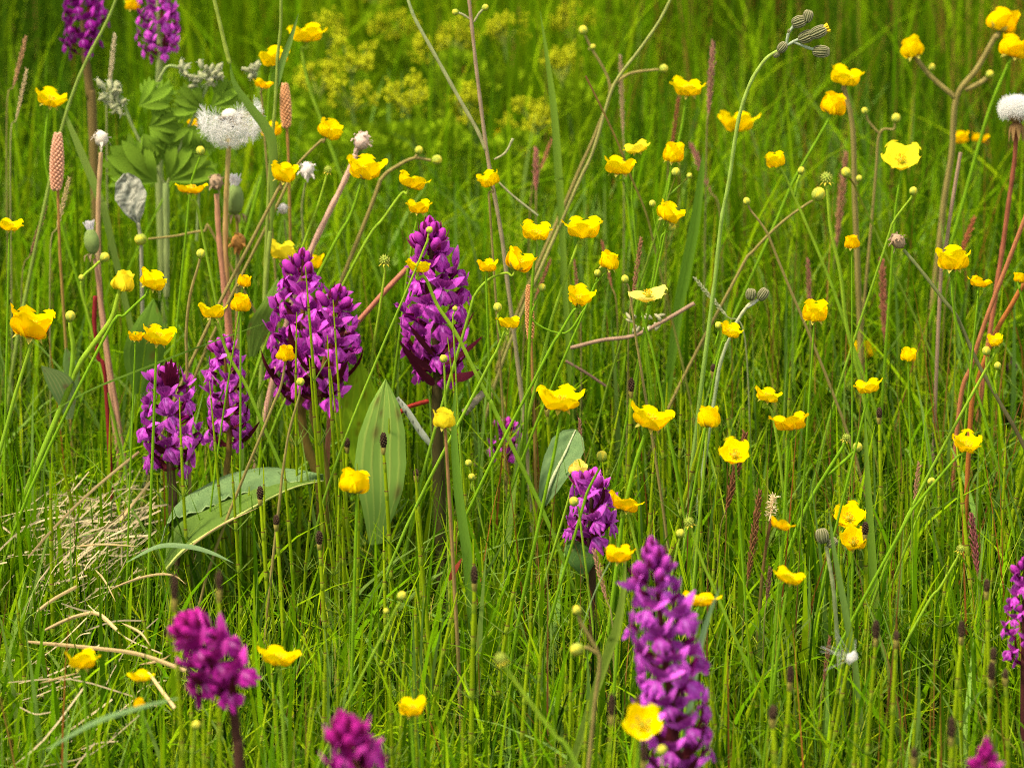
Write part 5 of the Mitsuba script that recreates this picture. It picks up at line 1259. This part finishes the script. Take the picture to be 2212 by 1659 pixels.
g = np.random.default_rng(31)
N = 9000
hx = g.uniform(-.75, .75, N); hy = g.uniform(-1.0, 1.0, N)
hz = g.uniform(.09, .165, N) * np.where(hy < -.2, .95, 1.1)
tipu, tipv = project(np.stack([hx, hy, hz], 1))
dens = np.clip((tipv - 450) / 700, 0.02, 1) * np.clip(0.35 + (tipu - 250) / 900, 0.10, 1) * (0.5 + meshkit.noise(np.stack([hx * 9, hy * 6, hx * 0], 1), 5))
ok = g.random(N) < dens
P = np.stack([np.stack([hx, hy, hz * f], 1) for f in (.5, .7, .85, 1.0)], 1)
ok &= ~hides(P, hy, .9, g)
idx = np.where(ok)[0][:950]
inview = (tipu[idx] > -20) & (tipu[idx] < W + 20) & (tipv[idx] > 0) & (tipv[idx] < H + 40)
order = np.concatenate([idx[inview][np.argsort(hy[idx[inview]])], idx[~inview]])
thick = Mesh()
for q, i in enumerate(order):
    yaw, s = float(g.uniform(0, 360)), float(g.uniform(.8, 1.15))
    tilt = float(abs(g.normal(0, 4)))
    tr = T4().translate([float(hx[i]), float(hy[i]), float(ground_z(hx[i], hy[i])) - .003]).rotate([math.cos(yaw), math.sin(yaw), 0], tilt).rotate([0, 0, 1], yaw).scale([s, s, float(hz[i] / .2)])
    if q < 260:
        key = thing('horsetail', 'slender jointed green horsetail stem without a cone, standing in the dense lower meadow', 'horsetail', 'plain green horsetail stems')
        a, b = PLAIN[q % 10]
        part(key, 'stem', {**a, 'to_world': tr}); k = part(key, 'sheaths', {**b, 'to_world': tr}); labels[k] = {'kind': 'stuff'}
    else:
        M = np.array(tr.matrix)
        for v, f, c_ in LIGHT[q % 12]:
            thick.add(v @ M[:3, :3].T + M[:3, 3], f, c_)
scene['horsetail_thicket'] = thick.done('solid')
labels['horsetail_thicket'] = {'label': 'dense crowd of further green horsetail stems across the meadow', 'category': 'horsetail', 'kind': 'stuff'}

# ------------------------------------------------------------------ grass


def blades(x, y, h, w, droop, col, g, K=5, up=1.0, z0=None):
    """curved tapering blades as one (v, f, c)"""
    n = len(x); yaw = g.uniform(0, 2 * math.pi, n); fyaw = yaw + g.normal(math.pi / 2, .5, n)
    t = np.linspace(0, 1, K + 1)[None]
    lean = g.normal(0, .16, n)[:, None]
    hor = h[:, None] * (lean * t + droop[:, None] * t ** 2.2)
    ver = h[:, None] * (t - .55 * np.abs(droop[:, None]) * t ** 2.6) * up
    z = ground_z(x, y) if z0 is None else z0
    C = np.stack([x[:, None] + hor * np.cos(yaw)[:, None], y[:, None] + hor * np.sin(yaw)[:, None], z[:, None] + ver], -1)
    wd = w[:, None] * np.clip(1.02 - t ** 1.7, .06, 1)
    s = np.stack([np.cos(fyaw), np.sin(fyaw), 0 * yaw], -1)[:, None] * wd[..., None] / 2
    V = np.stack([C - s, C + s], 2)
    q = (np.arange(n)[:, None] * (K + 1) + np.arange(K)[None]).ravel() * 2
    F = np.vstack([np.stack([q, q + 1, q + 3], 1), np.stack([q, q + 3, q + 2], 1)])
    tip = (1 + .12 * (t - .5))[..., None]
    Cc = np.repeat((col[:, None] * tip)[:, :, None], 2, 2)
    return V, F, Cc, C


def palette(n, g, cols, wts, jit=.18):
    c = np.array(cols)[g.choice(len(cols), n, p=np.array(wts) / sum(wts))]
    return c * g.uniform(1 - jit, 1 + jit, (n, 1)) * g.uniform(.94, 1.06, (n, 3))


GRASSES = [(0.095, 0.205, 0.002), (0.18, 0.305, 0.003), (0.29, 0.41, 0.005), (0.045, 0.12, 0.002), (0.16, 0.28, 0.035), (0.32, 0.31, 0.05), (0.012, 0.036, 0.002)]
FAR = [(0.10, 0.205, 0.002), (0.14, 0.25, 0.002), (0.19, 0.30, 0.003), (0.075, 0.165, 0.002)]


def clumps(x, y, lo=.0, f=22, seed=8):
    return np.clip(lo + 1.6 * (meshkit.fbm(np.stack([x * f, y * f * .6, 0 * x], -1), 3, seed) - .32) / .4, .04, 1)


def sow(name, label, n, x0, x1, y0, y1, hfun, wlo, whi, dro, cols, wts, seed, prob, K=5, dens=None, cat='grass'):
    g = np.random.default_rng(seed)
    x, y = g.uniform(x0, x1, n), g.uniform(y0, y1, n)
    if dens is not None:
        okk = g.random(n) < dens(x, y); x, y = x[okk], y[okk]
    n = len(x)
    h = hfun(x, y, g)
    V, F, C, Cl = blades(x, y, h, g.uniform(wlo, whi, n), g.normal(0, dro, n), palette(n, g, cols, wts), g, K)
    if prob:
        far = hides(Cl[:, [2, 3, K]], y, prob, g)
        V, C = V[~far], C[~far]
        n = len(V); q = (np.arange(n)[:, None] * (K + 1) + np.arange(K)[None]).ravel() * 2
        F = np.vstack([np.stack([q, q + 1, q + 3], 1), np.stack([q, q + 3, q + 2], 1)])
    key = numbered(name)
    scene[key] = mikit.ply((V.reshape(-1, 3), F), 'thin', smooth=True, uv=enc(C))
    labels[key] = {'label': label, 'category': cat, 'kind': 'stuff'}
    return n


def canopy(y):
    return np.interp(y, [-1.2, -.4, 0.1, 0.6, 1.2, 2.5], [.085, .095, .12, .135, .15, .17])


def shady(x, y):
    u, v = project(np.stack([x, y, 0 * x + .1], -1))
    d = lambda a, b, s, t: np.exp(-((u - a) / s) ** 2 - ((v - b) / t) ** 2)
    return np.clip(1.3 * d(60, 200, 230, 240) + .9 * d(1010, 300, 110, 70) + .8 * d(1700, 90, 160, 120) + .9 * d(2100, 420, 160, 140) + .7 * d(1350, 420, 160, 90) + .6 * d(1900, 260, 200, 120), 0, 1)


sow('meadow_grass', 'thick low green meadow grass filling the near and middle field', 84000, -.55, .55, -1.0, .55, lambda x, y, g: canopy(y) * g.uniform(.4, 1.15, len(x)) * (.6 + .55 * clumps(x, y, .2, 12, 15)), .0014, .0042, .46, GRASSES, [3.5, 4, 3.2, 2.8, 1.0, .5, 6.5], 1, .92, 4, clumps)
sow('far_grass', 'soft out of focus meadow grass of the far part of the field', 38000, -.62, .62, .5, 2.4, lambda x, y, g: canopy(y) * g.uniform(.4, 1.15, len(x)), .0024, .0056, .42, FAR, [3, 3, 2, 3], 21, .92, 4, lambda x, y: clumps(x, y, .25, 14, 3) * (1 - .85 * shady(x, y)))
sow('fine_grass', 'fine hair-like bright grass blades crossing among the horsetails', 22000, -.5, .5, -1.0, 1.0, lambda x, y, g: canopy(y) * g.uniform(.7, 1.4, len(x)), .0006, .0012, .5, [(0.14, 0.27, 0.004), (0.24, 0.35, 0.05), (0.08, 0.19, 0.003), (0.40, 0.50, 0.03)], [3, 1.5, 2, 1.6], 2, .9)
sow('broad_grass', 'flat shining grass blades leaning between the horsetail stems', 13500, -.55, .55, -1.0, .8, lambda x, y, g: canopy(y) * g.uniform(.9, 1.5, len(x)), .0028, .0060, .42, [(0.115, 0.25, 0.003), (0.20, 0.34, 0.004), (0.16, 0.28, 0.045), (0.065, 0.16, 0.003)], [3, 2, 1.6, 2], 12, .92, 7)
sow('long_grass', 'long soft leaning grass blades of the upper background', 15000, -.65, .65, .30, 2.6, lambda x, y, g: canopy(y) * g.uniform(1.0, 2.0, len(x)), .0024, .0056, .42, FAR, [3, 3, 2.4, 4], 3, .92, 6, lambda x, y: clumps(x, y, .0, 16, 3) * (1 - .8 * shady(x, y)))


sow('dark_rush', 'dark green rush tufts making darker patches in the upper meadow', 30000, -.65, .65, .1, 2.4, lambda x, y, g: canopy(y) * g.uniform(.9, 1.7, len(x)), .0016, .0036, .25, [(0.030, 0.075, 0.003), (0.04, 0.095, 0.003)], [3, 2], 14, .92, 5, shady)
sow('rusty_grass', 'thin rusty red-brown grass culms scattered mostly at the right', 3600, -.5, .6, -.4, 1.6, lambda x, y, g: canopy(y) * g.uniform(1.0, 1.9, len(x)), .0008, .0018, .12, [(0.26, 0.10, 0.02), (0.32, 0.17, 0.04), (0.20, 0.08, 0.03)], [3, 2, 2], 4, .92, 5, lambda x, y: np.clip(.22 + 1.6 * x, .10, .9))
sow('outer_grass', 'meadow grass spreading beyond the flowers on all sides', 45000, -2.6, 2.6, -2.0, 5.5, lambda x, y, g: canopy(y) * g.uniform(.6, 1.5, len(x)), .003, .006, .35, GRASSES, [4, 4, 2, 3, .6, .3, 2], 6, 0, 3, lambda x, y: ((np.abs(x) > .53) | (y > 2.2) | (y < -1.0)) * 1.0)

g = np.random.default_rng(55)
m = Mesh(); cnt = 0
while cnt < 300:
    u, v = g.uniform(-40, 480), g.uniform(1060, 1660)
    if g.random() > math.exp(-(((u - 185) / 105) ** 2 + ((v - 1150) / 95) ** 2)) + .05 * math.exp(-(((u - 150) / 160) ** 2 + ((v - 1480) / 180) ** 2)):
        continue
    cnt += 1
    z = g.uniform(.02, .10); Y = y_of(u, v, z); p = at(u, v, Y)
    a = g.normal(.75, .55); L = g.uniform(.02, .07)
    d = np.array([math.cos(a), g.normal(0, .5), math.sin(a) * .9]); d /= np.linalg.norm(d)
    q = np.array([0, 0, g.uniform(-.3, .35)]) * L
    m.lance([p - d * L / 2, p + q * .5, p + d * L / 2], g.uniform(.0002, .0006), norm([.2, .5, .9]), np.array((0.52, 0.44, 0.26)) * g.uniform(.5, 1.2), np.array((0.52, 0.43, 0.24)) * g.uniform(.5, 1.2), n=3, across=2, blunt=True)
scene['dry_thatch'] = m.done('solid')
labels['dry_thatch'] = {'label': 'pale dead grass thatch lying tangled in the lower left grass', 'category': 'dead grass', 'kind': 'stuff'}
